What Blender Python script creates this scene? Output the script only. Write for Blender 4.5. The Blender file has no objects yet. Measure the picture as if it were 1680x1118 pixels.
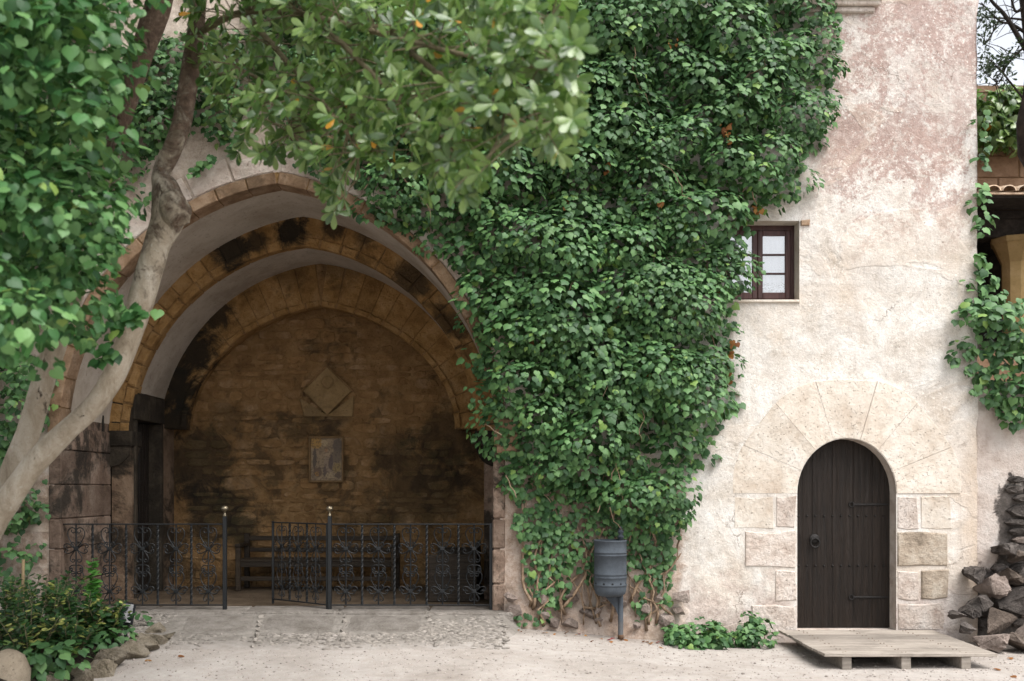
import bpy, math, random
import numpy as np
from mathutils import Vector, Matrix, noise as mnoise
from mathutils.geometry import delaunay_2d_cdt

R = math.radians
rng = random.Random(7)
nrng = np.random.default_rng(7)
SC = bpy.context.scene
COL = SC.collection

# ------------------------------------------------------------------ camera, sky, sun, exposure
CAMY, CAMZ, FPX = -11.26, 1.75, 1633.0
cam_d = bpy.data.cameras.new('camera')
cam = bpy.data.objects.new('camera', cam_d)
COL.objects.link(cam)
cam.location = (0, CAMY, CAMZ)
cam.rotation_euler = (R(90), 0, 0)
cam_d.sensor_width = 36
cam_d.lens = 35
cam_d.shift_y = 241 / 1680
cam_d.clip_end = 600
cam_d.dof.use_dof = True
cam_d.dof.focus_distance = 11.3
cam_d.dof.aperture_fstop = 1.25
SC.camera = cam

SUN_AZ, SUN_EL = 42.0, 59.0      # azimuth measured from -Y (towards the camera) to +X (right)
world = bpy.data.worlds.new('World')
SC.world = world
world.use_nodes = True
wn = world.node_tree
wn.nodes.clear()
sky = wn.nodes.new('ShaderNodeTexSky')
sky.sky_type = 'NISHITA'
sky.sun_disc = False
sky.sun_elevation = R(SUN_EL)
sky.sun_rotation = R(180 - SUN_AZ)
sky.air_density = 1.0
sky.dust_density = 2.0
sky.ozone_density = 1.0
hs = wn.nodes.new('ShaderNodeHueSaturation')
hs.inputs['Saturation'].default_value = 0.22
bg = wn.nodes.new('ShaderNodeBackground')
bg.inputs['Strength'].default_value = 0.095
wo = wn.nodes.new('ShaderNodeOutputWorld')
wn.links.new(sky.outputs[0], hs.inputs['Color'])
wn.links.new(hs.outputs[0], bg.inputs['Color'])
wn.links.new(bg.outputs[0], wo.inputs['Surface'])

sun_d = bpy.data.lights.new('sun', 'SUN')
sun_d.energy = 1.5
sun_d.angle = R(44)
sun_d.color = (1.0, 0.975, 0.94)
sun = bpy.data.objects.new('sun', sun_d)
COL.objects.link(sun)
sdir = Vector((math.sin(R(SUN_AZ)) * math.cos(R(SUN_EL)), -math.cos(R(SUN_AZ)) * math.cos(R(SUN_EL)), math.sin(R(SUN_EL))))
sun.rotation_euler = sdir.to_track_quat('Z', 'Y').to_euler()
sun.location = (6, -12, 20)

SC.view_settings.view_transform = 'Standard'
SC.view_settings.look = 'None'
SC.view_settings.gamma = 1
SC.view_settings.use_curve_mapping = False
SC.view_settings.exposure = 1.68
SC.render.engine = 'CYCLES'
SC.cycles.use_denoising = True
SC.cycles.max_bounces = 6
SC.cycles.diffuse_bounces = 4
SC.cycles.transparent_max_bounces = 6
SC.cycles.caustics_reflective = False
SC.cycles.caustics_refractive = False


# ------------------------------------------------------------------ helpers: positions
def P(px, py, y=0.0):
    s = FPX / (y - CAMY)
    return Vector(((px - 840) / s, y, CAMZ - (py - 800) / s))


def N3(x, y, z, s=1.0):
    return mnoise.noise(Vector((x * s, y * s, z * s)))


def sm(a, b, x):
    t = min(1.0, max(0.0, (x - a) / (b - a)))
    return t * t * (3 - 2 * t)


def in_poly(x, y, poly):
    c = False
    j = len(poly) - 1
    for i in range(len(poly)):
        xi, yi = poly[i]
        xj, yj = poly[j]
        if (yi > y) != (yj > y) and x < (xj - xi) * (y - yi) / (yj - yi) + xi:
            c = not c
        j = i
    return c


def dist_poly(x, y, poly):
    best = 1e9
    j = len(poly) - 1
    for i in range(len(poly)):
        ax, ay = poly[j]
        bx, by = poly[i]
        dx, dy = bx - ax, by - ay
        L = dx * dx + dy * dy
        t = 0 if L == 0 else max(0, min(1, ((x - ax) * dx + (y - ay) * dy) / L))
        d = math.hypot(x - ax - t * dx, y - ay - t * dy)
        best = min(best, d)
        j = i
    return best


# ------------------------------------------------------------------ helpers: objects
WLOC = {}


def tag(o, label=None, cat=None, group=None, kind=None):
    if label:
        o['label'] = label
    if cat:
        o['category'] = cat
    if group:
        o['group'] = group
    if kind:
        o['kind'] = kind
    return o


def thing(name, loc, label, cat, group=None):
    o = bpy.data.objects.new(name, None)
    o.empty_display_size = 0.1
    COL.objects.link(o)
    o.location = loc
    WLOC[o.name] = Vector(loc)
    return tag(o, label, cat, group)


def link(o, parent, wl):
    COL.objects.link(o)
    WLOC[o.name] = Vector(wl)
    if parent is not None:
        o.parent = parent
        o.location = Vector(wl) - WLOC[parent.name]
    else:
        o.location = wl
    return o


def mesh_np(name, V, F, mat, smooth=False):
    """V (n,3) array, F: list of faces or (m,k) array"""
    me = bpy.data.meshes.new(name)
    if isinstance(F, np.ndarray):
        m, k = F.shape
        me.vertices.add(len(V))
        me.vertices.foreach_set('co', np.asarray(V, dtype=np.float32).ravel())
        me.loops.add(m * k)
        me.loops.foreach_set('vertex_index', F.astype(np.int32).ravel())
        me.polygons.add(m)
        me.polygons.foreach_set('loop_start', np.arange(0, m * k, k, dtype=np.int32))
        me.update(calc_edges=True)
        me.validate()
    else:
        me.from_pydata([tuple(v) for v in V], [], F)
        me.update()
    if smooth:
        me.polygons.foreach_set('use_smooth', [True] * len(me.polygons))
    if mat is not None:
        me.materials.append(mat)
    return me


def mk(name, V, F, mat, parent=None, smooth=False, base=False):
    """mesh object from world coordinates, origin moved to the box centre (or its foot)"""
    V = np.asarray([tuple(v) for v in V], dtype=np.float64) if not isinstance(V, np.ndarray) else V
    lo, hi = V.min(0), V.max(0)
    c = (lo + hi) / 2
    if base:
        c[2] = lo[2]
    me = mesh_np(name, V - c, F, mat, smooth)
    return link(bpy.data.objects.new(name, me), parent, Vector(c))


class MB:
    """mesh collector in world coordinates"""

    def __init__(self):
        self.v, self.f = [], []

    def add(self, v, f):
        n = len(self.v)
        self.v += [tuple(p) for p in v]
        self.f += [tuple(i + n for i in q) for q in f]
        return self

    def box(self, a, b, bev=0.0, rot=None, c=None):
        v, f = boxmesh(a, b, bev)
        if rot is not None:
            v = [rot @ (Vector(p) - Vector(c)) + Vector(c) for p in v]
        return self.add(v, f)

    def tube(self, pts, rad, sides=8, cap=True, twist=0.0):
        v, f = tube(pts, rad, sides, cap, twist)
        return self.add(v, f)

    def lathe(self, prof, c, seg=20, axis='Z'):
        v, f = lathe(prof, c, seg)
        return self.add(v, f)

    def make(self, name, mat, parent=None, smooth=False, base=False):
        return mk(name, self.v, self.f, mat, parent, smooth, base)


def boxmesh(a, b, bev=0.0):
    x0, y0, z0 = a
    x1, y1, z1 = b
    if bev <= 0:
        v = [(x0, y0, z0), (x1, y0, z0), (x1, y1, z0), (x0, y1, z0), (x0, y0, z1), (x1, y0, z1), (x1, y1, z1), (x0, y1, z1)]
        f = [(0, 3, 2, 1), (4, 5, 6, 7), (0, 1, 5, 4), (1, 2, 6, 5), (2, 3, 7, 6), (3, 0, 4, 7)]
        return v, f
    e = min(bev, abs(x1 - x0) * .45, abs(y1 - y0) * .45, abs(z1 - z0) * .45)
    xs, ys, zs = (x0, x1), (y0, y1), (z0, z1)
    v, idx = [], {}
    for i in (0, 1):
        for j in (0, 1):
            for k in (0, 1):
                X, Y, Z = xs[i], ys[j], zs[k]
                sx, sy, sz = (e if i == 0 else -e), (e if j == 0 else -e), (e if k == 0 else -e)
                for ax, p in (('x', (X, Y + sy, Z + sz)), ('y', (X + sx, Y, Z + sz)), ('z', (X + sx, Y + sy, Z))):
                    idx[(i, j, k, ax)] = len(v)
                    v.append(p)
    f = []

    def q(*ks):
        f.append(tuple(idx[k] for k in ks))
    for s in (0, 1):
        q((s, 0, 0, 'x'), (s, 1, 0, 'x'), (s, 1, 1, 'x'), (s, 0, 1, 'x'))
        q((0, s, 0, 'y'), (1, s, 0, 'y'), (1, s, 1, 'y'), (0, s, 1, 'y'))
        q((0, 0, s, 'z'), (1, 0, s, 'z'), (1, 1, s, 'z'), (0, 1, s, 'z'))
    for a1 in (0, 1):
        for b1 in (0, 1):
            q((a1, b1, 0, 'x'), (a1, b1, 0, 'y'), (a1, b1, 1, 'y'), (a1, b1, 1, 'x'))
            q((a1, 0, b1, 'x'), (a1, 0, b1, 'z'), (a1, 1, b1, 'z'), (a1, 1, b1, 'x'))
            q((0, a1, b1, 'y'), (0, a1, b1, 'z'), (1, a1, b1, 'z'), (1, a1, b1, 'y'))
    for i in (0, 1):
        for j in (0, 1):
            for k in (0, 1):
                q((i, j, k, 'x'), (i, j, k, 'y'), (i, j, k, 'z'))
    return v, f


def tube(pts, rad, sides=8, cap=True, twist=0.0):
    pts = [Vector(p) for p in pts]
    n = len(pts)
    if not hasattr(rad, '__len__'):
        rad = [rad] * n
    t = [(pts[min(i + 1, n - 1)] - pts[max(i - 1, 0)]).normalized() for i in range(n)]
    ref = Vector((0, 0, 1)) if abs(t[0].z) < 0.9 else Vector((1, 0, 0))
    nrm = (ref - t[0] * ref.dot(t[0])).normalized()
    v, f = [], []
    for i in range(n):
        nrm = (nrm - t[i] * nrm.dot(t[i]))
        if nrm.length < 1e-6:
            nrm = t[i].orthogonal()
        nrm.normalize()
        b = t[i].cross(nrm)
        for k in range(sides):
            a = 2 * math.pi * k / sides + twist * i
            v.append(pts[i] + (nrm * math.cos(a) + b * math.sin(a)) * rad[i])
        if i:
            for k in range(sides):
                a0, a1 = (i - 1) * sides + k, (i - 1) * sides + (k + 1) % sides
                f.append((a0, a1, a1 + sides, a0 + sides))
    if cap:
        f.append(tuple(range(sides))[::-1])
        f.append(tuple(range((n - 1) * sides, n * sides)))
    return v, f


def lathe(prof, c, seg=20):
    v, f = [], []
    for r, z in prof:
        for k in range(seg):
            a = 2 * math.pi * k / seg
            v.append((c[0] + r * math.cos(a), c[1] + r * math.sin(a), c[2] + z))
    for i in range(len(prof) - 1):
        for k in range(seg):
            a, b = i * seg + k, i * seg + (k + 1) % seg
            f.append((a, b, b + seg, a + seg))
    if prof[0][0] > 1e-5:
        f.append(tuple(range(seg))[::-1])
    if prof[-1][0] > 1e-5:
        f.append(tuple(range((len(prof) - 1) * seg, len(prof) * seg)))
    return v, f


def prism(poly, y0, y1, ch=0.012, tilt=0.0):
    """stone with front outline poly [(x,z)] facing -Y: back at y1, chamfered front at y0"""
    n = len(poly)
    cx = sum(p[0] for p in poly) / n
    cz = sum(p[1] for p in poly) / n
    v = [(x, y1, z) for x, z in poly]
    v += [(x, y0 + ch, z) for x, z in poly]
    for x, z in poly:
        dx, dz = cx - x, cz - z
        L = math.hypot(dx, dz) or 1
        k = min(ch * 1.2, L * .4) / L
        v.append((x + dx * k, y0 + tilt * rng.uniform(-1, 1), z + dz * k))
    f = []
    for i in range(n):
        j = (i + 1) % n
        f.append((i, j, n + j, n + i))
        f.append((n + i, n + j, 2 * n + j, 2 * n + i))
    f.append(tuple(range(2 * n, 3 * n)))
    return v, f


def rock(c, r, seed=0, sub=2, rough=0.35):
    """an angular stone: bevelled hull of random points, roughened; r = (rx, ry, rz)"""
    import bmesh
    q = random.Random(seed * 13 + 5)
    bm = bmesh.new()
    for _ in range(11):
        d = Vector((q.gauss(0, 1), q.gauss(0, 1), q.gauss(0, 1))).normalized()
        bm.verts.new(d * q.uniform(.85, 1.12))
    h = bmesh.ops.convex_hull(bm, input=bm.verts)
    bmesh.ops.delete(bm, geom=list({g for g in h['geom_interior'] + h['geom_unused'] if isinstance(g, bmesh.types.BMVert)}), context='VERTS')
    if sub > 1:
        bmesh.ops.bevel(bm, geom=list(bm.edges), offset=.055, segments=1, affect='EDGES')
        bmesh.ops.triangulate(bm, faces=bm.faces)
        if sub > 2:
            bmesh.ops.subdivide_edges(bm, edges=bm.edges, cuts=1, use_grid_fill=True)
            bmesh.ops.triangulate(bm, faces=bm.faces)
    v = []
    bm.verts.ensure_lookup_table()
    for i, w in enumerate(bm.verts):
        w.index = i
        k = 1 + .30 * rough * mnoise.noise(w.co * 4.0 + Vector((seed, 0, 0))) + .22 * rough * mnoise.noise(w.co * 9.0)
        v.append(Vector(c) + Vector((w.co.x * r[0], w.co.y * r[1], w.co.z * r[2])) * k)
    f = [tuple(x.index for x in g.verts) for g in bm.faces]
    bm.free()
    return v, f


def rock_smooth(c, r, seed=0, sub=2, rough=0.35):
    """a lumpy stone, r = (rx, ry, rz)"""
    import bmesh
    bm = bmesh.new()
    bmesh.ops.create_icosphere(bm, subdivisions=sub, radius=1)
    v = []
    for q in bm.verts:
        d = q.co.normalized()
        n1 = mnoise.noise(d * 1.3 + Vector((seed * 3.7, seed, 0)))
        n2 = mnoise.noise(d * 3.1 + Vector((seed, 5.1 * seed, 2)))
        k = 1 + rough * n1 + rough * .5 * n2
        # facets
        p = Vector((d.x * r[0], d.y * r[1], d.z * r[2])) * k
        v.append(Vector(c) + p)
    f = [tuple(x.index for x in q.verts) for q in bm.faces]
    bm.free()
    return v, f


# ------------------------------------------------------------------ helpers: materials
class NT:
    def __init__(self, name):
        self.m = bpy.data.materials.new(name)
        self.m.use_nodes = True
        self.t = self.m.node_tree
        self.t.nodes.clear()
        self.out = self.t.nodes.new('ShaderNodeOutputMaterial')
        g = self.t.nodes.new('ShaderNodeNewGeometry')
        self.pos = g.outputs['Position']
        self.geo = g
        self._xyz = None

    def put(self, sock, val):
        if hasattr(val, 'links') or isinstance(val, bpy.types.NodeSocket):
            self.t.links.new(val, sock)
        else:
            if sock.type == 'RGBA' and len(val) == 3:
                val = (*val, 1)
            sock.default_value = val

    @property
    def xyz(self):
        if self._xyz is None:
            s = self.t.nodes.new('ShaderNodeSeparateXYZ')
            self.t.links.new(self.pos, s.inputs[0])
            self._xyz = s.outputs
        return self._xyz

    def noise(self, scale, detail=4, rough=0.6, dist=0.0, vec=None, col=False):
        n = self.t.nodes.new('ShaderNodeTexNoise')
        n.inputs['Scale'].default_value = scale
        n.inputs['Detail'].default_value = detail
        n.inputs['Roughness'].default_value = rough
        n.inputs['Distortion'].default_value = dist
        self.put(n.inputs['Vector'], vec if vec is not None else self.pos)
        return n.outputs['Color' if col else 'Fac']

    def vor(self, scale, feat='F1', out='Distance', vec=None, rand=1.0):
        n = self.t.nodes.new('ShaderNodeTexVoronoi')
        n.feature = feat
        n.inputs['Scale'].default_value = scale
        n.inputs['Randomness'].default_value = rand
        self.put(n.inputs['Vector'], vec if vec is not None else self.pos)
        return n.outputs[out]

    def ramp(self, fac, stops, interp='LINEAR'):
        n = self.t.nodes.new('ShaderNodeValToRGB')
        cr = n.color_ramp
        cr.interpolation = interp
        while len(cr.elements) > 1:
            cr.elements.remove(cr.elements[-1])
        for i, (p, c) in enumerate(stops):
            e = cr.elements[0] if i == 0 else cr.elements.new(p)
            e.position = p
            if not hasattr(c, '__len__'):
                c = (c, c, c)
            e.color = (*c, 1)
        self.put(n.inputs[0], fac)
        return n.outputs[0]

    def mix(self, fac, a, b, mode='MIX'):
        n = self.t.nodes.new('ShaderNodeMix')
        n.data_type = 'RGBA'
        n.blend_type = mode
        self.put(n.inputs[0], fac)
        self.put(n.inputs[6], a)
        self.put(n.inputs[7], b)
        return n.outputs[2]

    def math(self, op, a, b=0.5, c=None, clamp=False):
        n = self.t.nodes.new('ShaderNodeMath')
        n.operation = op
        n.use_clamp = clamp
        self.put(n.inputs[0], a)
        self.put(n.inputs[1], b)
        if c is not None:
            self.put(n.inputs[2], c)
        return n.outputs[0]

    def band(self, v, a, b):
        n = self.t.nodes.new('ShaderNodeMapRange')
        n.interpolation_type = 'SMOOTHSTEP'
        self.put(n.inputs[0], v)
        n.inputs[1].default_value = a
        n.inputs[2].default_value = b
        return n.outputs[0]

    def scale(self, s, vec=None):
        n = self.t.nodes.new('ShaderNodeMapping')
        n.inputs['Scale'].default_value = s
        self.put(n.inputs[0], vec if vec is not None else self.pos)
        return n.outputs[0]

    def rand(self):
        n = self.t.nodes.new('ShaderNodeObjectInfo')
        a = self.math('ADD', n.outputs['Random'], self.geo.outputs['Random Per Island'])
        return self.math('FRACT', a)

    def bump(self, h, dist=0.01, strength=1.0, normal=None):
        n = self.t.nodes.new('ShaderNodeBump')
        n.inputs['Distance'].default_value = dist
        n.inputs['Strength'].default_value = strength
        self.put(n.inputs['Height'], h)
        if normal is not None:
            self.put(n.inputs['Normal'], normal)
        return n.outputs[0]

    def bsdf(self, col, rough=0.9, normal=None, metal=0.0, spec=0.25, **kw):
        b = self.t.nodes.new('ShaderNodeBsdfPrincipled')
        self.put(b.inputs['Base Color'], col)
        self.put(b.inputs['Roughness'], rough)
        self.put(b.inputs['Metallic'], metal)
        self.put(b.inputs['Specular IOR Level'], spec)
        for k, v in kw.items():
            self.put(b.inputs[k], v)
        if normal is not None:
            self.put(b.inputs['Normal'], normal)
        self.t.links.new(b.outputs[0], self.out.inputs[0])
        return b


def mat_stone(name, c1, c2, c3, scale=3.0, dark=0.0, dcol=(0.02, 0.017, 0.013), bump=0.012, var=0.35, spec=0.2, drange=(0.5, 0.62), stains=()):
    n = NT(name)
    a = n.noise(scale, 6, 0.65)
    b = n.noise(scale * 5.3, 5, 0.7)
    col = n.ramp(a, [(0.3, c1), (0.5, c2), (0.7, c3)])
    col = n.mix(n.math('MULTIPLY', n.band(b, 0.5, 0.75), 0.55), col, c1)
    r = n.rand()
    k = n.ramp(r, [(0, 1 - var), (0.5, 1.0), (1, 1 + var * .7)])
    col = n.mix(1.0, col, k, 'MULTIPLY')
    pit = n.band(n.noise(scale * 17, 3, 0.6), 0.60, 0.72)
    col = n.mix(n.math('MULTIPLY', pit, 0.5), col, tuple(x * .35 for x in c1))
    if dark > 0:
        d = n.noise(1.15, 7, 0.72, 0.4)
        dm = n.math('MULTIPLY', n.band(d, *drange), dark)
        col = n.mix(dm, col, dcol)
    if stains:
        wob = n.noise(3.2, 7, 0.75, 0.6)
        for (sc_, sr, amt) in stains:
            vd = n.t.nodes.new('ShaderNodeVectorMath')
            vd.operation = 'DISTANCE'
            n.put(vd.inputs[0], n.pos)
            vd.inputs[1].default_value = sc_
            e = n.math('ADD', n.math('DIVIDE', vd.outputs['Value'], sr), n.math('MULTIPLY', n.math('SUBTRACT', wob, .5), 2.6))
            col = n.mix(n.math('MULTIPLY', n.math('SUBTRACT', 1.0, n.band(e, .45, 1.15)), amt), col, dcol)
    h = n.math('ADD', n.math('MULTIPLY', n.noise(scale * 4, 6, 0.7), 1.0), n.math('MULTIPLY', pit, -0.35))
    n.bsdf(col, 0.92, n.bump(h, bump * 2), spec=spec)
    return n.m


def mat_simple(name, c, rough=0.6, metal=0.0, var=0.25, scale=12, bump=0.002, spec=0.4):
    n = NT(name)
    a = n.noise(scale, 5, 0.65)
    lo = tuple(x * (1 - var) for x in c)
    hi = tuple(min(1, x * (1 + var)) for x in c)
    col = n.ramp(a, [(0.3, lo), (0.7, hi)])
    rg = n.ramp(n.noise(scale * 2.3, 4), [(0.3, max(0.05, rough - .12)), (0.7, min(1, rough + .12))])
    n.bsdf(col, rg, n.bump(n.noise(scale * 4, 4), bump * 3), metal, spec)
    return n.m


def mat_wood(name, c1, c2, axis='Z', rough=0.7, fine=1.0, bump=0.004, spec=0.3):
    n = NT(name)
    s = {'X': (1.2, 18, 18), 'Z': (18, 18, 1.2), 'Y': (18, 1.2, 18)}[axis]
    v = n.scale(tuple(k * fine for k in s))
    g = n.noise(1.5, 7, 0.7, 0.6, vec=v)
    col = n.ramp(g, [(0.3, c1), (0.52, c2), (0.72, tuple(x * 1.35 for x in c2))])
    k = n.ramp(n.rand(), [(0, 0.72), (1, 1.22)])
    col = n.mix(1.0, col, k, 'MULTIPLY')
    col = n.mix(n.math('MULTIPLY', n.band(n.noise(2.2, 6, .7), .48, .7), 0.4), col, tuple(x * .5 for x in c1))
    n.bsdf(col, n.ramp(g, [(0.3, rough + .1), (0.7, rough - .1)]), n.bump(g, bump * 3), spec=spec)
    return n.m


def mat_leaf(name, dark, mid, light, old=None, oldp=0.0, rough=0.42, trans=0.22, spec=0.45, tint=(0.12, 0.3, 0.05)):
    n = NT(name)
    r = n.rand()
    stops = [(0.0, dark), (0.45, mid), (0.93, light)]
    col = n.ramp(r, stops)
    big = n.noise(1.4, 3, 0.6)
    col = n.mix(1.0, col, n.ramp(big, [(0.3, 0.78), (0.7, 1.2)]), 'MULTIPLY')
    if old is not None:
        w = n.t.nodes.new('ShaderNodeTexWhiteNoise')
        w.noise_dimensions = '1D'
        n.put(w.inputs['W'], n.math('MULTIPLY', r, 977.0))
        sel = n.math('LESS_THAN', w.outputs['Value'], oldp)
        col = n.mix(sel, col, old)
    b = n.bsdf(col, rough, n.bump(n.noise(60, 2), 0.002), spec=spec)
    tr = n.t.nodes.new('ShaderNodeBsdfTranslucent')
    n.put(tr.inputs['Color'], n.mix(0.6, col, tint))
    mx = n.t.nodes.new('ShaderNodeMixShader')
    mx.inputs[0].default_value = trans
    n.t.links.new(b.outputs[0], mx.inputs[1])
    n.t.links.new(tr.outputs[0], mx.inputs[2])
    n.t.links.new(mx.outputs[0], n.out.inputs[0])
    return n.m


# ---- wall plaster
def make_wall_mat():
    n = NT('aged_plaster')
    x, y, z = n.xyz
    big = n.noise(0.7, 6, 0.62, 0.2)
    mid = n.noise(2.6, 7, 0.68, 0.3)
    fine = n.noise(11, 7, 0.72)
    spk = n.noise(38, 4, 0.7)
    # cream and peach lime wash
    col = n.ramp(mid, [(0.28, (0.43, 0.375, 0.315)), (0.42, (0.555, 0.505, 0.45)), (0.56, (0.65, 0.615, 0.57)), (0.74, (0.72, 0.70, 0.67))])
    col = n.mix(n.math('MULTIPLY', n.band(big, 0.53, 0.68), 0.42), col, (0.55, 0.445, 0.345))
    # worn red-pink lime wash, high up on the right
    zone = n.math('MULTIPLY', n.band(z, 3.6, 5.4), n.band(x, 2.6, 3.9))
    patch = n.noise(1.5, 8, 0.78, 0.5)
    edge = n.math('ADD', n.math('MULTIPLY', patch, 1.25), n.math('MULTIPLY', n.noise(16, 6, .75), 0.55))
    edge = n.math('ADD', edge, n.math('MULTIPLY', zone, 0.20))
    pink = n.band(edge, 1.03, 1.14)
    pink = n.math('MULTIPLY', pink, n.math('ADD', n.math('MULTIPLY', zone, 0.94), 0.06))
    pcol = n.ramp(n.noise(9, 7, .75), [(0.3, (0.235, 0.135, 0.11)), (0.5, (0.335, 0.22, 0.185)), (0.68, (0.49, 0.40, 0.36))])
    col = n.mix(n.math('MULTIPLY', pink, 0.8), col, pcol)
    wash = n.math('MULTIPLY', zone, n.ramp(n.noise(28, 5, .75), [(0.44, 0.0), (0.62, 0.30)]))
    col = n.mix(wash, col, (0.37, 0.275, 0.25))
    grey = n.math('MULTIPLY', n.math('MULTIPLY', n.band(z, 5.2, 7.0), n.band(x, 3.2, 4.6)), n.ramp(spk, [(0.35, 0.1), (0.65, 0.6)]))
    col = n.mix(grey, col, (0.36, 0.27, 0.245))
    # white efflorescence flecks
    fl = n.band(n.math('ADD', n.noise(24, 5, 0.75), n.math('MULTIPLY', n.math('SUBTRACT', n.noise(2.0, 4, .6), .5), .25)), 0.57, 0.64)
    col = n.mix(n.math('MULTIPLY', fl, 0.75), col, (0.74, 0.69, 0.63))
    # lower wall: damp pinkish stone shows through
    low = n.math('SUBTRACT', 1.0, n.band(n.math('ADD', z, n.math('MULTIPLY', n.math('SUBTRACT', mid, 0.5), 2.0)), 0.25, 0.85))
    col = n.mix(n.math('MULTIPLY', low, 0.65), col, n.ramp(fine, [(0.35, (0.34, 0.245, 0.215)), (0.6, (0.53, 0.44, 0.40))]))
    # exposed masonry under the ivy, left of the door plaster
    pier = n.math('MULTIPLY', n.math('SUBTRACT', 1.0, n.band(n.math('ADD', x, n.math('MULTIPLY', mid, 0.35)), 2.06, 2.16)),
                  n.math('SUBTRACT', 1.0, n.band(n.math('ADD', z, n.math('MULTIPLY', n.noise(1.2, 6, .7), 2.4)), 2.9, 3.9)))
    mas = n.ramp(n.noise(4.5, 7, .72), [(0.3, (0.15, 0.105, 0.08)), (0.45, (0.32, 0.235, 0.18)), (0.56, (0.45, 0.36, 0.30)), (0.7, (0.30, 0.27, 0.22))])
    col = n.mix(pier, col, mas)
    # wall round the porch arch: greyer, stained, with lichen
    lft = n.math('SUBTRACT', 1.0, n.band(n.math('ADD', x, mid), 0.2, 1.0))
    lcol = n.ramp(n.noise(3.2, 8, .74), [(0.28, (0.13, 0.10, 0.08)), (0.42, (0.40, 0.32, 0.265)), (0.6, (0.56, 0.475, 0.41)), (0.75, (0.62, 0.55, 0.49))])
    col = n.mix(n.math('MULTIPLY', lft, n.math('SUBTRACT', 1.0, pier)), col, lcol)
    # warm hem where the rendered edge meets the rubble at the right
    rgt = n.math('MULTIPLY', n.band(x, 4.95, 5.25), n.math('SUBTRACT', 1.0, n.band(z, 2.0, 2.7)))
    col = n.mix(n.math('MULTIPLY', rgt, 0.55), col, (0.47, 0.33, 0.215))
    col = n.mix(1.0, col, n.ramp(fine, [(0.32, 0.84), (0.5, 1.0), (0.68, 1.08)]), 'MULTIPLY')
    gr_ = n.noise(85, 4, .75)
    col = n.mix(1.0, col, n.ramp(gr_, [(0.34, 0.80), (0.5, 1.0), (0.66, 1.10)]), 'MULTIPLY')
    lg = n.noise(1.1, 5, .6, .4, vec=n.scale((1.5, 1, .8)))
    col = n.mix(n.math('MULTIPLY', n.band(lg, .52, .68), .35), col, (0.50, 0.455, 0.415))
    # dark pits
    pit = n.band(n.noise(55, 3, .6), 0.655, 0.71)
    col = n.mix(n.math('MULTIPLY', pit, 0.6), col, (0.16, 0.10, 0.075))
    # hairline cracks, drips and patched areas
    ck = n.vor(0.9, 'DISTANCE_TO_EDGE', vec=n.mix(.35, n.pos, n.noise(2.2, 6, .7, col=True)))
    ckm = n.math('MULTIPLY', n.math('SUBTRACT', 1.0, n.band(ck, .001, .005)), n.band(n.noise(1.3, 3, .6), .55, .63))
    col = n.mix(n.math('MULTIPLY', ckm, .55), col, (0.22, 0.16, 0.12))
    pt = n.band(n.noise(0.9, 3, .55, 1.2, vec=n.scale((1, 1, 1.4))), .57, .60)
    col = n.mix(n.math('MULTIPLY', pt, .22), col, (0.56, 0.46, 0.365))
    dr = n.band(n.noise(1.0, 6, .72, .2, vec=n.scale((9, 1, .55))), .58, .74)
    col = n.mix(n.math('MULTIPLY', dr, .30), col, (0.36, 0.29, 0.24))
    st = n.band(n.noise(1.0, 6, .7, 0.5, vec=n.scale((2.2, 1, 0.5))), .56, .7)
    col = n.mix(n.math('MULTIPLY', st, 0.25), col, (0.33, 0.255, 0.20))
    h = n.math('ADD', n.math('MULTIPLY', mid, 0.6), n.math('MULTIPLY', fine, 0.30))
    h = n.math('ADD', h, n.math('MULTIPLY', spk, 0.10))
    h = n.math('ADD', h, n.math('MULTIPLY', ckm, -0.12))
    h = n.math('ADD', h, n.math('MULTIPLY', pt, 0.10))
    h = n.math('ADD', h, n.math('MULTIPLY', pit, -0.10))
    h = n.math('ADD', h, n.math('MULTIPLY', pier, n.math('MULTIPLY', n.vor(5.0), 0.6)))
    n.bsdf(col, 0.93, n.bump(h, 0.045), spec=0.15)
    return n.m


M = {}
M['wall'] = make_wall_mat()
M['vouss'] = mat_stone('pale_ashlar', (0.44, 0.355, 0.28), (0.585, 0.52, 0.445), (0.68, 0.63, 0.57), 2.6, bump=0.009, var=0.06)
M['quoin'] = mat_stone('pinkish_ashlar', (0.37, 0.285, 0.235), (0.57, 0.49, 0.43), (0.68, 0.62, 0.57), 4.0, bump=0.016, var=0.10)
M['quoin_dark'] = mat_stone('grey_weathered_ashlar', (0.17, 0.135, 0.10), (0.38, 0.31, 0.24), (0.52, 0.46, 0.385), 3.4, dark=0.5, bump=0.02, var=0.1, dcol=(0.10, 0.08, 0.06))
M['brick'] = mat_stone('orange_arch_stone', (0.16, 0.095, 0.056), (0.275, 0.18, 0.112), (0.38, 0.275, 0.195), 5.0, dark=0.85, bump=0.008, var=.15, dcol=(0.10, 0.065, 0.04), drange=(.50, .64))
M['archpale'] = mat_stone('pale_arch_stone', (0.40, 0.30, 0.25), (0.58, 0.49, 0.43), (0.67, 0.61, 0.55), 3.0, dark=0.5, bump=0.012, var=0.14, dcol=(0.16, 0.12, 0.09), drange=(.55, .68))
ST = [(tuple(P(a, b, y)), r, w) for a, b, y, r, w in ((378, 415, 1.38, .27, .95), (425, 395, 1.38, .18, .85), (478, 378, 1.38, .28, .97), (545, 374, 1.38, .17, .85), (600, 385, 1.38, .2, .75), (680, 460, 1.38, .28, .8), (735, 530, 1.38, .26, .7),
      (352, 520, 2.58, .30, .9), (320, 580, 2.58, .42, .95), (290, 640, 2.58, .42, .95), (283, 700, 2.58, .45, .95), (300, 790, 2.58, .5, .7), (560, 440, 2.58, .35, .45), (470, 445, 2.58, .3, .4))]
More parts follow.
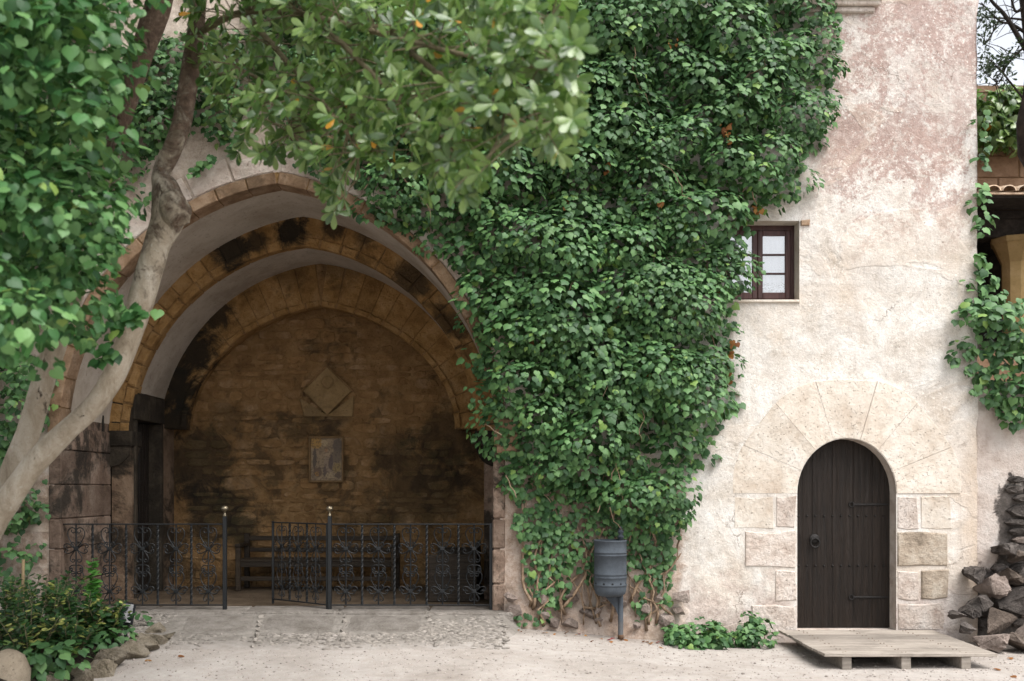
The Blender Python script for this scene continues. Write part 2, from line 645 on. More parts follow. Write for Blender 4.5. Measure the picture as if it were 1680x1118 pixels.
STB = [(tuple(P(a, b, 2.95)), r, w) for a, b, r, w in ((330, 760, .62, .75), (350, 840, .5, .7), (395, 870, .3, .8), (540, 690, .28, .55), (690, 800, .8, .6), (740, 720, .6, .6), (640, 740, .4, .45), (600, 870, .5, .4), (380, 690, .3, .4))]
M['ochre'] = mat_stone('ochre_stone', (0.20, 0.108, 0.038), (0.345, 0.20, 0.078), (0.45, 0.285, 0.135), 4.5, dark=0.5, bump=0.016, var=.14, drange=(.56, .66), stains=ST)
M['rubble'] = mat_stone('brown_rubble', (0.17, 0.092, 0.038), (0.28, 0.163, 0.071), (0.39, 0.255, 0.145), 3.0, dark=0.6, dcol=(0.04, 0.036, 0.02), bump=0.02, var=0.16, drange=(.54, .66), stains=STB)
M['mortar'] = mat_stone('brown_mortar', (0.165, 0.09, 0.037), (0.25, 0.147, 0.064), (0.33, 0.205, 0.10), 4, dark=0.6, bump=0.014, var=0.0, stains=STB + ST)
M['jamb'] = mat_stone('stained_jamb_stone', (0.11, 0.072, 0.052), (0.22, 0.155, 0.117), (0.31, 0.24, 0.19), 3.0, dark=0.9, dcol=(0.03, 0.025, 0.02), bump=0.015, drange=(.48, .58))
M['jamb_dark'] = mat_stone('soot_stained_jamb', (0.10, 0.065, 0.045), (0.20, 0.135, 0.09), (0.28, 0.20, 0.14), 3.0, dark=0.9, dcol=(0.02, 0.017, 0.013), bump=0.015, drange=(.42, .55))
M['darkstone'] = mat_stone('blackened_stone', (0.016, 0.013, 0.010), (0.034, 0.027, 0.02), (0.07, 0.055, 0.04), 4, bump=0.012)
M['vault'] = mat_stone('grey_vault_plaster', (0.34, 0.285, 0.23), (0.45, 0.39, 0.33), (0.52, 0.46, 0.40), 1.6, dark=.35, dcol=(.17, .14, .11), drange=(.52, .68), bump=0.006, var=0.0)
M['tablet'] = mat_stone('ochre_tablet_stone', (0.21, 0.135, 0.062), (0.28, 0.185, 0.088), (0.33, 0.225, 0.115), 4, dark=.4, dcol=(.08,.055,.03), bump=0.012, var=0.05)
M['rock'] = mat_stone('grey_rock', (0.03, 0.026, 0.023), (0.085, 0.072, 0.064), (0.20, 0.172, 0.155), 5, bump=0.03, var=0.35)
M['rock_pink'] = mat_stone('pinkish_rubble_rock', (0.14, 0.11, 0.09), (0.27, 0.215, 0.185), (0.38, 0.32, 0.285), 5, bump=0.025, var=0.25)
M['rock_brown'] = mat_stone('brownish_rock', (0.05, 0.038, 0.03), (0.12, 0.093, 0.075), (0.24, 0.195, 0.165), 5, bump=0.03, var=0.3)
M['edge'] = mat_stone('lichened_edging_stone', (0.13, 0.11, 0.075), (0.27, 0.225, 0.165), (0.40, 0.345, 0.275), 7, bump=0.03, var=0.25)
M['boulder'] = mat_stone('smooth_boulder', (0.22, 0.175, 0.125), (0.28, 0.23, 0.17), (0.33, 0.275, 0.21), 4, bump=0.006, var=0.0)
M['slab'] = mat_stone('grey_slab', (0.18, 0.155, 0.13), (0.275, 0.245, 0.215), (0.355, 0.32, 0.285), 6, bump=0.03, var=0.12)
M['pebble'] = mat_stone('grey_pebble', (0.17, 0.15, 0.13), (0.255, 0.228, 0.20), (0.34, 0.305, 0.275), 9, bump=0.006, var=0.28)
M['gravel'] = mat_stone('pale_gravel', (0.24, 0.20, 0.175), (0.34, 0.295, 0.265), (0.46, 0.41, 0.375), 9, bump=0.003, var=0.4)
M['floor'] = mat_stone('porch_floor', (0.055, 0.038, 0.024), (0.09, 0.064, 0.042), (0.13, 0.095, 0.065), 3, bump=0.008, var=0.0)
M['cloister'] = mat_stone('brown_ashlar', (0.12, 0.07, 0.042), (0.19, 0.118, 0.072), (0.25, 0.165, 0.11), 2.5, bump=0.012, var=0.25)  # brown lowered so the colour itself carries the far wall's shade
M['pillar'] = mat_stone('yellow_stone', (0.20, 0.135, 0.055), (0.26, 0.18, 0.08), (0.31, 0.22, 0.11), 2.5, bump=0.006, var=0.05)  # ochre darkened to stand for the shade under the gallery roof
M['tile'] = mat_stone('pale_roof_tile', (0.30, 0.20, 0.13), (0.48, 0.36, 0.26), (0.60, 0.49, 0.38), 5, bump=0.006, var=0.3)
M['soil'] = mat_stone('dark_soil', (0.018, 0.014, 0.01), (0.035, 0.027, 0.018), (0.06, 0.045, 0.03), 9, bump=0.03, var=0.0)
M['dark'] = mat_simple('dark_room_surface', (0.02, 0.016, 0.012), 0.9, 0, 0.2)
M['doorwood'] = mat_wood('dark_door_planks', (0.008, 0.0053, 0.0036), (0.017, 0.0112, 0.0078), 'Z', 0.5, 1.0, 0.010)
M['benchwood'] = mat_wood('dark_bench_wood', (0.014, 0.010, 0.007), (0.034, 0.023, 0.014), 'X', 0.6)
M['platform'] = mat_wood('weathered_plank', (0.17, 0.145, 0.12), (0.285, 0.25, 0.215), 'X', 0.85, 1.0, 0.004, 0.15)
M['winframe'] = mat_wood('plum_brown_window_paint', (0.034, 0.015, 0.014), (0.070, 0.033, 0.030), 'Z', 0.45, 1.0, 0.002)
M['iron'] = mat_simple('black_wrought_iron', (0.007, 0.008, 0.009), 0.5, 0.2, 0.35, 30, 0.0015, 0.5)
M['hingeiron'] = mat_simple('dark_hinge_iron', (0.02, 0.018, 0.017), 0.55, 0.5, 0.3, 30)
M['brass'] = mat_simple('tarnished_brass', (0.24, 0.20, 0.14), 0.30, 0.9, 0.25, 20)
M['binmetal'] = mat_stone('slate_grey_painted_metal', (0.034, 0.040, 0.048), (0.050, 0.060, 0.072), (0.066, 0.078, 0.092), 7, dark=.5, dcol=(0.10, 0.085, 0.07), drange=(.58, .70), bump=.0012, var=0, spec=.45)
M['binmetal_plain'] = mat_simple('slate_grey_painted_metal', (0.052, 0.062, 0.075), 0.48, 0.1, 0.22, 9, 0.0015, 0.45)
M['binhole'] = mat_simple('bin_hole_dark', (0.006, 0.006, 0.007), 0.9)
M['rust'] = mat_simple('rusted_foot', (0.10, 0.055, 0.03), 0.85)
M['blackplastic'] = mat_simple('black_lamp_housing', (0.012, 0.013, 0.015), 0.35, 0.0, 0.2)
M['lampglass'] = mat_simple('dark_lamp_glass', (0.02, 0.022, 0.025), 0.12, 0.0, 0.1, 5, 0, 0.6)
M['bamboo'] = mat_wood('bamboo', (0.22, 0.15, 0.07), (0.33, 0.235, 0.12), 'Z', 0.5)
M['frame'] = mat_simple('ochre_picture_frame', (0.15, 0.085, 0.03), 0.55, 0, 0.25)
M['vine'] = mat_stone('ivy_stem_bark', (0.13, 0.085, 0.055), (0.25, 0.175, 0.115), (0.36, 0.27, 0.195), 14, bump=0.004, var=0.25)
M['twig'] = mat_stone('grey_green_twig', (0.09, 0.075, 0.045), (0.15, 0.125, 0.075), (0.22, 0.185, 0.12), 14, bump=0.002, var=0.2)
M['darkbark'] = mat_stone('dark_bark', (0.014, 0.011, 0.009), (0.03, 0.024, 0.019), (0.055, 0.043, 0.034), 8, bump=0.02, var=0.2)
M['ivy'] = mat_leaf('ivy_leaf', (0.022, 0.062, 0.022), (0.052, 0.126, 0.040), (0.108, 0.212, 0.070), (0.16, 0.26, 0.06), 0.025, 0.54, 0.14, 0.36)
M['ivy_near'] = mat_leaf('broad_ivy_leaf',  (0.014, 0.056, 0.016), (0.056, 0.155, 0.045), (0.14, 0.27, 0.09), (0.20, 0.30, 0.07), 0.02, 0.48, 0.20, 0.35)
M['laurel'] = mat_leaf('leathery_leaf', (0.034, 0.076, 0.020), (0.090, 0.160, 0.042), (0.21, 0.30, 0.095), (0.48, 0.22, 0.02), 0.010, 0.30, 0.26, 0.6, (0.2, 0.4, 0.06))
M['shrub'] = mat_leaf('yellow_edged_leaf', (0.008, 0.030, 0.010), (0.02, 0.062, 0.018), (0.05, 0.11, 0.028), (0.34, 0.36, 0.10), 0.13, 0.35, 0.15)
M['shoot'] = mat_leaf('fresh_shoot_leaf', (0.05, 0.16, 0.03), (0.08, 0.23, 0.045), (0.14, 0.32, 0.07), None, 0, 0.38, 0.3)
M['pine'] = mat_leaf('dark_needle', (0.012, 0.022, 0.012), (0.022, 0.038, 0.018), (0.04, 0.058, 0.025), None, 0, 0.5, 0.1)
M['deadleaf'] = mat_leaf('dry_orange_leaf', (0.14, 0.05, 0.018), (0.24, 0.10, 0.03), (0.33, 0.17, 0.05), None, 0, 0.6, 0.2, 0.2, (0.4, 0.15, 0.02))
M['redleaf'] = mat_leaf('red_fallen_petal', (0.20, 0.012, 0.02), (0.30, 0.02, 0.03), (0.36, 0.04, 0.04), None, 0, 0.6, 0.2, 0.2, (0.4, 0.05, 0.05))


def make_trunk_mat():
    n = NT('pale_smooth_bark')
    x, y, z = n.xyz
    a = n.noise(7, 7, .68, 0.5, vec=n.scale((1, 1, .4)))
    f = n.noise(34, 6, .72)
    col = n.ramp(a, [(0.28, (0.21, 0.165, 0.115)), (0.46, (0.34, 0.285, 0.215)), (0.6, (0.43, 0.375, 0.30)), (0.75, (0.50, 0.45, 0.38))])
    col = n.mix(n.math('MULTIPLY', n.band(f, .5, .68), .35), col, (0.19, 0.145, 0.10))
    br = n.band(n.math('ADD', n.math('MULTIPLY', n.noise(4.5, 8, .74, .6), 1.9), n.math('MULTIPLY', z, 0.30)), 2.02, 2.34)
    col = n.mix(br, col, n.ramp(n.noise(20, 6, .72), [(0.3, (0.05, 0.033, 0.024)), (0.55, (0.13, 0.088, 0.062)), (0.72, (0.24, 0.185, 0.14))]))
    sc = n.band(n.noise(2.6, 8, .74, 1.2, vec=n.scale((1, 1, .7))), .61, .65)
    col = n.mix(n.math('MULTIPLY', sc, 0.85), col, (0.085, 0.055, 0.038))
    lich = n.band(n.noise(11, 6, .7, .3), .62, .68)
    col = n.mix(n.math('MULTIPLY', lich, .5), col, (0.50, 0.47, 0.40))
    len_ = n.band(n.noise(1.0, 4, .7, vec=n.scale((9, 9, 60))), .66, .72)
    col = n.mix(n.math('MULTIPLY', len_, .5), col, (0.15, 0.11, 0.08))
    h = n.math('ADD', n.math('ADD', a, n.math('MULTIPLY', br, .4)), n.math('ADD', n.math('MULTIPLY', f, .3), n.math('MULTIPLY', sc, -.5)))
    n.bsdf(col, 0.8, n.bump(h, 0.03), spec=0.18)
    return n.m


M['trunk'] = make_trunk_mat()


def make_ground_mat():
    n = NT('pale_dusty_ground')
    a = n.noise(0.9, 6, .65, .3)
    b = n.noise(9, 6, .7)
    c = n.noise(70, 3, .7)
    col = n.ramp(a, [(0.3, (0.285, 0.25, 0.22)), (0.5, (0.36, 0.325, 0.295)), (0.7, (0.42, 0.385, 0.355))])
    col = n.mix(1.0, col, n.ramp(b, [(0.3, 0.86), (0.7, 1.1)]), 'MULTIPLY')
    col = n.mix(n.math('MULTIPLY', n.band(c, .56, .68), .5), col, (0.27, 0.22, 0.185))
    col = n.mix(n.math('MULTIPLY', n.band(n.noise(95, 2, .6), .62, .7), .6), col, (0.58, 0.54, 0.50))
    d = n.band(n.noise(2.0, 7, .72, .4), .56, .7)
    col = n.mix(n.math('MULTIPLY', d, .3), col, (0.29, 0.235, 0.19))
    x, y, z = n.xyz
    hem = n.band(n.math('ADD', y, n.math('MULTIPLY', n.math('SUBTRACT', n.noise(1.7, 6, .7), .5), 1.6)), -.75, -.15)
    col = n.mix(n.math('MULTIPLY', hem, .45), col, n.ramp(n.noise(14, 6, .75), [(0.35, (0.13, 0.105, 0.085)), (0.65, (0.30, 0.255, 0.22))]))
    rut = n.band(n.noise(1.0, 5, .65, .8, vec=n.scale((.5, 2.4, 1))), .54, .66)
    col = n.mix(n.math('MULTIPLY', rut, .28), col, (0.235, 0.195, 0.165))
    h = n.math('ADD', n.math('MULTIPLY', b, .5), n.math('MULTIPLY', c, .35))
    h = n.math('ADD', h, n.math('MULTIPLY', rut, -.4))
    n.bsdf(col, 0.95, n.bump(h, 0.018), spec=0.12)
    return n.m


M['ground'] = make_ground_mat()


def make_pane_mat():
    n = NT('window_glass')
    b = n.bsdf((0.9, 0.92, 0.95), 0.03, spec=0.5)
    g = n.t.nodes.new('ShaderNodeBsdfGlossy')
    g.inputs['Roughness'].default_value = 0.02
    t = n.t.nodes.new('ShaderNodeBsdfTransparent')
    fr = n.t.nodes.new('ShaderNodeFresnel')
    fr.inputs[0].default_value = 1.5
    mx = n.t.nodes.new('ShaderNodeMixShader')
    n.put(mx.inputs[0], n.math('ADD', fr.outputs[0], 0.22))
    n.t.links.new(t.outputs[0], mx.inputs[1])
    n.t.links.new(g.outputs[0], mx.inputs[2])
    n.t.links.new(mx.outputs[0], n.out.inputs[0])
    n.t.nodes.remove(b)
    return n.m


M['pane'] = make_pane_mat()


def make_curtain_mat():
    n = NT('white_lace_curtain')
    x, y, z = n.xyz
    folds = n.noise(1.0, 3, .6, vec=n.scale((30, 1, 2)))
    col = n.ramp(folds, [(0.3, (0.80, 0.81, 0.86)), (0.7, (0.88, 0.89, 0.92))])
    low = n.math('SUBTRACT', 1.0, n.band(z, 4.10, 4.13))
    lace = n.band(n.noise(38, 4, .6, 1.5), .49, .54)
    col = n.mix(n.math('MULTIPLY', n.math('MULTIPLY', low, lace), .8), col, (0.16, 0.13, 0.12))
    n.bsdf(col, 0.9, spec=0.1)
    return n.m


M['curtain'] = make_curtain_mat()


# ------------------------------------------------------------------ ground
def gz(x, y):
    rise = sm(2.6, -0.6, x)
    near = sm(-3.6, -0.4, y)
    z = 0.19 * rise * near
    z += 0.012 * N3(x, y, 0, 1.1) + 0.006 * N3(x, y, 4, 3.3)
    return z


def axis_vals(lo, hi, fl, fh, fine, coarse):
    a = list(np.arange(lo, fl, coarse)) + list(np.arange(fl, fh, fine)) + list(np.arange(fh, hi + coarse, coarse))
    return a


gx = axis_vals(-120, 120, -7, 8, 0.12, 8)
gy = axis_vals(-60, 160, -4.2, 0.6, 0.08, 8)
GV = np.array([(x, y, gz(x, y) if -8 < y < 1.0 else 0.0) for y in gy for x in gx])
nx = len(gx)
GF = np.array([(j * nx + i, j * nx + i + 1, (j + 1) * nx + i + 1, (j + 1) * nx + i) for j in range(len(gy) - 1) for i in range(nx - 1)])
tag(mk('ground', GV, GF, M['ground'], None, True), kind='structure')

# ------------------------------------------------------------------ the house
HC = -2.655                       # centre of the porch
house = thing('stone_house', (0, 4, 0), 'old plastered stone house with pointed porch vault and arched plank door', 'house')


def arc_two(half, rise, n=40):
    Rr = (half + rise * rise / half) / 2
    e = Rr - half
    a1 = math.acos(e / Rr)
    return [(-e + Rr * math.cos(a1 * i / n), Rr * math.sin(a1 * i / n)) for i in range(n + 1)]


def arc_soft(half, rise, n=40):
    return [(half * math.cos(math.pi / 2 * i / n), rise * (.86 * math.sin(math.pi / 2 * i / n) + .14 * (1 - math.cos(math.pi / 2 * i / n)))) for i in range(n + 1)]


class Arc:
    """right half of an arch from springing (s=0) to crown (s=1)"""

    def __init__(self, pts, cx, zs):
        self.p = pts
        self.cx, self.zs = cx, zs
        self.L = [0]
        for i in range(1, len(pts)):
            self.L.append(self.L[-1] + math.dist(pts[i], pts[i - 1]))

    def at(self, s, t, side):
        d = s * self.L[-1]
        i = 0
        while i < len(self.L) - 2 and self.L[i + 1] < d:
            i += 1
        k = (d - self.L[i]) / (self.L[i + 1] - self.L[i])
        a, b = self.p[i], self.p[i + 1]
        x, z = a[0] + (b[0] - a[0]) * k, a[1] + (b[1] - a[1]) * k
        dx, dz = b[0] - a[0], b[1] - a[1]
        l = math.hypot(dx, dz)
        nx_, nz_ = dz / l, -dx / l
        X, Z = x + nx_ * t, z + nz_ * t
        if s >= 0.9999:
            X, Z = 0.0, z + t * 1.02
        X = max(X, 0.0)
        return self.cx + side * X, self.zs + Z

    def outline(self, t, n=28):
        r = [self.at(i / n, t, 1) for i in range(n + 1)]
        l = [self.at(i / n, t, -1) for i in range(n, -1, -1)]
        return r + l[1:]


A1 = Arc(arc_two(2.46, 2.88), HC, 2.30)
A2 = Arc(arc_two(2.25, 2.53), HC, 2.32)
A3 = Arc(arc_soft(1.90, 1.74), HC, 2.56)


def shell(name, arc, t, y0, y1, mat, zlow=None, ny=4, parent=house, zmin=None):
    o = arc.outline(t)
    if zmin is not None:
        o = [q for q in o if q[1] > zmin or q[0] > arc.cx]
    if zlow is not None:
        o = [(o[0][0], zlow)] + o + [(o[-1][0], zlow)]
    V, F = [], []
    n = len(o)
    for j in range(ny + 1):
        y = y0 + (y1 - y0) * j / ny
        for x, z in o:
            V.append((x, y, z))
    for j in range(ny):
        for i in range(n - 1):
            a = j * n + i
            F.append((a, a + 1, a + n + 1, a + n))
    return mk(name, V, F, mat, parent, True)


def ring(name, arc, t0, t1, y0, y1, nst, mats, mortar, gap=0.006, ch=0.012, legs=0.0, jit=0.004):
    """arch ring: mortar bed as the part, every stone a sub-part"""
    seg = 36
    V, F = [], []
    for side in (1, -1):
        b = len(V)
        for i in range(seg + 1):
            for (t, y) in ((t0 + 0.012, y0 + 0.014), (t1 - 0.004, y0 + 0.014), (t1 - 0.004, y1), (t0 + 0.012, y1)):
                x, z = arc.at(i / seg, t, side)
                V.append((x, y, z))
        for i in range(seg):
            for k in range(4):
                a, c = b + i * 4 + k, b + i * 4 + (k + 1) % 4
                F.append((a, c, c + 4, a + 4))
    part = mk(name, V, F, mortar, house)
    for side in (1, -1):
        cuts = [0.0]
        for i in range(1, nst):
            cuts.append((i + rng.uniform(-.13, .13)) / nst)
        cuts.append(1.0)
        for i in range(nst):
            s0, s1 = cuts[i] + gap / arc.L[-1], cuts[i + 1] - gap / arc.L[-1]
            sm_ = (s0 + s1) / 2
            j = rng.uniform(-jit, jit)
            tt1 = t1 + rng.uniform(-jit, jit)
            poly = [arc.at(s0, t0 + j, side), arc.at(sm_, t0 + j, side), arc.at(s1, t0 + j, side), arc.at(s1, tt1, side), arc.at(sm_, tt1, side), arc.at(s0, tt1, side)]
            if side < 0:
                poly = poly[::-1]
            v, f = prism(poly, y0 + rng.uniform(-jit, jit), y1 - 0.01, ch, 0.002)
            mt = mats(side, sm_) if callable(mats) else mats
            mk('voussoir', v, f, mt, part)
    return part


# --- front wall, cut for porch, door and window
DCX, DHW, DZS, DRISE = (1389 - 840) / 145, 0.56, 1.68, 0.625
WX0, WX1, WZ0, WZ1 = 2.40, 3.25, 3.868, 4.765
porch_hole = [(HC + 2.52, 0.2)] + A1.outline(0.06, 24) + [(HC - 2.52, 0.2)]
door_arc = [(DCX + DHW * math.cos(math.pi * i / 24), DZS + DRISE * math.sin(math.pi * i / 24)) for i in range(25)]
door_hole = [(DCX + DHW, -0.25)] + door_arc + [(DCX - DHW, -0.25)]
win_hole = [(WX0, WZ0), (WX1, WZ0), (WX1, WZ1), (WX0, WZ1)]


def densify(poly, d):
    out = []
    for i in range(len(poly)):
        a, b = poly[i], poly[(i + 1) % len(poly)]
        m = max(1, int(math.dist(a, b) / d))
        out += [(a[0] + (b[0] - a[0]) * k / m, a[1] + (b[1] - a[1]) * k / m) for k in range(m)]
    return out


holes = [densify(h, 0.12) for h in (porch_hole, door_hole, win_hole)]
WXR, WZT = 5.262, 9.2
redge = []
zz = -0.3
while zz < WZT:
    redge.append((WXR + 0.028 * N3(0, 0, zz, 1.7) + 0.014 * N3(3, 0, zz, 6.0), zz))
    zz += 0.09
bound = [(-12, -0.3)] + redge + [(WXR, WZT), (-12, WZT)]
pts, edges = [], []
for poly in holes + [bound]:
    b = len(pts)
    pts += [Vector(p) for p in poly]
    edges += [(b + i, b + (i + 1) % len(poly)) for i in range(len(poly))]
gxs = axis_vals(-11.6, 5.2, -6, 5.18, 0.085, 0.4)
gzs = axis_vals(-0.2, 9.0, -0.1, 7.5, 0.085, 0.4)
wallpts = 0
for x in gxs:
    for z in gzs:
        if x > 5.20 or x < -11.9 or z > 9.1:
            continue
        bad = False
        for h in holes:
            xs_ = [p[0] for p in h]
            zs_ = [p[1] for p in h]
            if min(xs_) - .05 < x < max(xs_) + .05 and min(zs_) - .05 < z < max(zs_) + .05:
                if in_poly(x, z, h) or dist_poly(x, z, h) < 0.045:
                    bad = True
                    break
        if not bad:
            pts.append(Vector((x + rng.uniform(-.02, .02), z + rng.uniform(-.02, .02))))
res = delaunay_2d_cdt(pts, edges, [], 0, 1e-5)
RV, RF = res[0], res[2]
DV = []
for p in RV:
    x, z = p.x, p.y
    d = 9
    for h in holes:
        xs_ = [q[0] for q in h]
        zs_ = [q[1] for q in h]
        if min(xs_) - .4 < x < max(xs_) + .4 and min(zs_) - .4 < z < max(zs_) + .4:
            d = min(d, dist_poly(x, z, h))
    k = sm(0.0, 0.3, d)
    k = min(k, .22 + .78 * sm(1.25, 1.7, math.hypot(x - DCX, z - 1.5)))
    y = (0.030 * N3(x, 0, z, 0.8) + 0.014 * N3(x, 2, z, 2.3) + 0.006 * N3(x, 5, z, 6)) * k
    # the foot of the pier under the ivy swells outwards
    y -= 0.10 * sm(-0.2, 0.0, x) * sm(2.05, 1.6, x) * sm(1.4, 0.0, z) * (1 + N3(x, 1, z, 2.5)) * k
    DV.append((x, y, z))
keep = []
for f in RF:
    cx = sum(RV[i].x for i in f) / len(f)
    cz = sum(RV[i].y for i in f) / len(f)
    if any(in_poly(cx, cz, h) for h in holes) or not in_poly(cx, cz, bound):
        continue
    keep.append(tuple(f))
fwall = mk('wall', DV, keep, M['wall'], house, True)
# side, rear and top of the house block
V, F = [], []
for (x, z) in redge:
    V += [(x, 0.004, z), (x, 8, z)]
for i in range(len(redge) - 1):
    F.append((2 * i, 2 * i + 1, 2 * i + 3, 2 * i + 2))
mk('side_wall', V, F, M['wall'], house, True)
MB().box((-12, 8, -0.3), (WXR, 8.2, WZT)).make('rear_wall', M['wall'], house)
MB().box((-12.2, 0.005, -0.3), (-12, 8.2, WZT)).make('side_wall', M['wall'], house)
MB().box((-12.3, -0.05, WZT), (WXR + .1, 8.3, WZT + .2)).make('roof', M['tile'], house)

# --- porch: arches and vaults
ring('porch_arch', A1, 0.0, 0.135, -0.022, 0.26, 12, M['brick'], M['mortar'], ch=0.010)


def surround():
    """pale arch stones round the porch arch"""
    for side in (1, -1):
        n = 8
        for i in range(n):
            s0, s1 = 0.10 + 0.9 * i / n + 0.003, 0.10 + 0.9 * (i + 1) / n - 0.003
            h = 0.33 + 0.10 * rng.random()
            sm_ = (s0 + s1) / 2
            poly = [A1.at(s0, .145, side), A1.at(sm_, .145, side), A1.at(s1, .145, side), A1.at(s1, h, side), A1.at(sm_, h, side), A1.at(s0, h, side)]
            if side < 0:
                poly = poly[::-1]
            v, f = prism(poly, -0.018 + rng.uniform(-.006, .006), 0.1, 0.010, 0.003)
            mk('arch_stone', v, f, M['archpale'], fwall)


surround()
shell('vault', A1, 0.012, 0.25, 1.40, M['vault'])


def soot(side, s):
    return M['ochre']


def soot3(side, s):
    return M['ochre']


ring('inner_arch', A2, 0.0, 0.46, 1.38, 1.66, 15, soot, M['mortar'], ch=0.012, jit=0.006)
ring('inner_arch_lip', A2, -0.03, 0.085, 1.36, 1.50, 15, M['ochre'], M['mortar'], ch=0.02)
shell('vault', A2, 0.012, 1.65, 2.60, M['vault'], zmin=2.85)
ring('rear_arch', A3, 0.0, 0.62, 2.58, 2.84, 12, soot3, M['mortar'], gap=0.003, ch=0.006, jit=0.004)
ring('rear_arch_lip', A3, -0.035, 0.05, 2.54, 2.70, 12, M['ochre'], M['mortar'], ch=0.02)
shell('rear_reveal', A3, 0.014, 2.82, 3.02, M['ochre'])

# porch back wall and its rubble
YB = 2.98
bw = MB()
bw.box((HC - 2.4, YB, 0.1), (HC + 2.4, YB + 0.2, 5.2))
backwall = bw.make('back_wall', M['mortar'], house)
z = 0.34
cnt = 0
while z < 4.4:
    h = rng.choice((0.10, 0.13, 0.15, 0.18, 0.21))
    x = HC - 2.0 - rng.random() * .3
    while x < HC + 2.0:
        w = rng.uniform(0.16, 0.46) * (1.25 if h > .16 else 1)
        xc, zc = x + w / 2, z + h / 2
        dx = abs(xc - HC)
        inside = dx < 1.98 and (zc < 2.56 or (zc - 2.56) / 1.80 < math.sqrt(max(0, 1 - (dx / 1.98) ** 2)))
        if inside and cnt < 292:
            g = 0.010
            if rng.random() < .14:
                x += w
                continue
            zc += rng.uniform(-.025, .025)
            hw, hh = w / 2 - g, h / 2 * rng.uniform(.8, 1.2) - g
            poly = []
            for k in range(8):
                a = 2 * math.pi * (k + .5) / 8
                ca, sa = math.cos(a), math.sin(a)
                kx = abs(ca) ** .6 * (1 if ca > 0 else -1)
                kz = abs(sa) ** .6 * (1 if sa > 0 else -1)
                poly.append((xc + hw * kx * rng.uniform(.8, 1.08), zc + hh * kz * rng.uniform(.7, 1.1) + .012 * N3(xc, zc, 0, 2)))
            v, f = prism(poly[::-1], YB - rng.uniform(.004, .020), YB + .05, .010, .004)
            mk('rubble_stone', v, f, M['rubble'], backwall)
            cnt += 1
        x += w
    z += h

# side walls of the porch: left one with a stone-framed doorway
XL1, XL2, XR1, XR2 = HC - 2.44, HC - 2.18, HC + 2.44, HC + 2.30
MB().box((XL1 - .25, 0.02, 0.1), (XL1 - .02, 1.40, 2.60)).make('porch_side_wall', M['jamb'], house)
jw = house.children[-1] if house.children else None
z = 0.34
row = 0
while z < 2.42:
    h = 0.30 + 0.10 * rng.random()
    h = min(h, 2.45 - z)
    ys = [-0.018, 0.62 + .2 * rng.uniform(-1, 1), 1.40]
    for a, b in zip(ys[:-1], ys[1:]):
        o = rng.uniform(-.006, .01)
        m = MB()
        m.box((XL1 - .14, a + .004, z + .005), (XL1 + o, b - .004, z + h - .005), .009)
        m.make('jamb_stone', M['jamb'], house)
        m = MB()
        m.box((XR1 + o, a + .004, z + .005), (XR1 + .14, b - .004, z + h - .005), .016)
        m.make('jamb_stone', M['jamb'], house)
    z += h
DY0, DY1, DZT = 1.55, 2.40, 2.62
m = MB()
m.box((XL2 - .25, 1.39, 0.1), (XL2, DY0 - .09, 2.97))
m.box((XL2 - .25, DY1 + .10, 0.1), (XL2, 3.0, 2.97))
m.make('porch_side_wall', M['jamb_dark'], house)
MB().box((XR1 + .02, 0.02, 0.1), (XR1 + .25, 1.40, 2.60)).make('porch_side_wall', M['jamb'], house)
MB().box((XR2, 1.39, 0.1), (XR2 + .25, 3.0, 3.3)).make('porch_side_wall', M['jamb'], house)
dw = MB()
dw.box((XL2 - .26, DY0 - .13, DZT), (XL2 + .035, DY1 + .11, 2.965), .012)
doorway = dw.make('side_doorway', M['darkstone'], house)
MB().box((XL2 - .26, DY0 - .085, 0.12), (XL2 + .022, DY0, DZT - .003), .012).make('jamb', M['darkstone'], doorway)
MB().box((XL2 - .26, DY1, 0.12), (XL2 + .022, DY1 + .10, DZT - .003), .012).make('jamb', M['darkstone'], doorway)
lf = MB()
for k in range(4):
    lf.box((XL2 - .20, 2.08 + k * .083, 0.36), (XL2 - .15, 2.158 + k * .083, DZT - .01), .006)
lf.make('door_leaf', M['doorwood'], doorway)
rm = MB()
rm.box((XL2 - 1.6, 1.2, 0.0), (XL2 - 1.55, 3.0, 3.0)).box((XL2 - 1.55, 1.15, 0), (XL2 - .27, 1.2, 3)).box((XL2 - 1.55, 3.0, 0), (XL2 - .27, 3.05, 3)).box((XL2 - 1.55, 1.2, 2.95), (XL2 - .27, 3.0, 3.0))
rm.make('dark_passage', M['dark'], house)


def corbel(x0, x1, y0, y1, zt, out, mat):
    """two courses: square abacus and quarter-round below; out=+1 faces +X"""
    m = MB()
    m.box((x0, y0, zt - .20), (x1, y1, zt), .015)
    prof = []
    w = x1 - x0
    pts_ = [(0, -.20)] + [(w * .92 * math.cos(a), -.20 - .26 * math.sin(a)) for a in [i * math.pi / 12 for i in range(7)]]
    root = x0 if out > 0 else x1
    poly = [(root + out * px_, zt + pz) for px_, pz in pts_] + [(root, zt - .46)]
    n = len(poly)
    v = [(x, y0 + .02, z) for x, z in poly] + [(x, y1 - .02, z) for x, z in poly]
    f = [tuple(range(n)), tuple(range(n, 2 * n))[::-1]] + [(i, (i + 1) % n, n + (i + 1) % n, n + i) for i in range(n)]
    m.add(v, f)
    return m.make('corbel', mat, house)


corbel(XL1 - .02, XL2 + .02, 1.34, 1.70, 2.47, 1, M['darkstone'])
corbel(XR2 - .12, XR1 + .02, 1.34, 1.70, 2.47, -1, M['darkstone'])
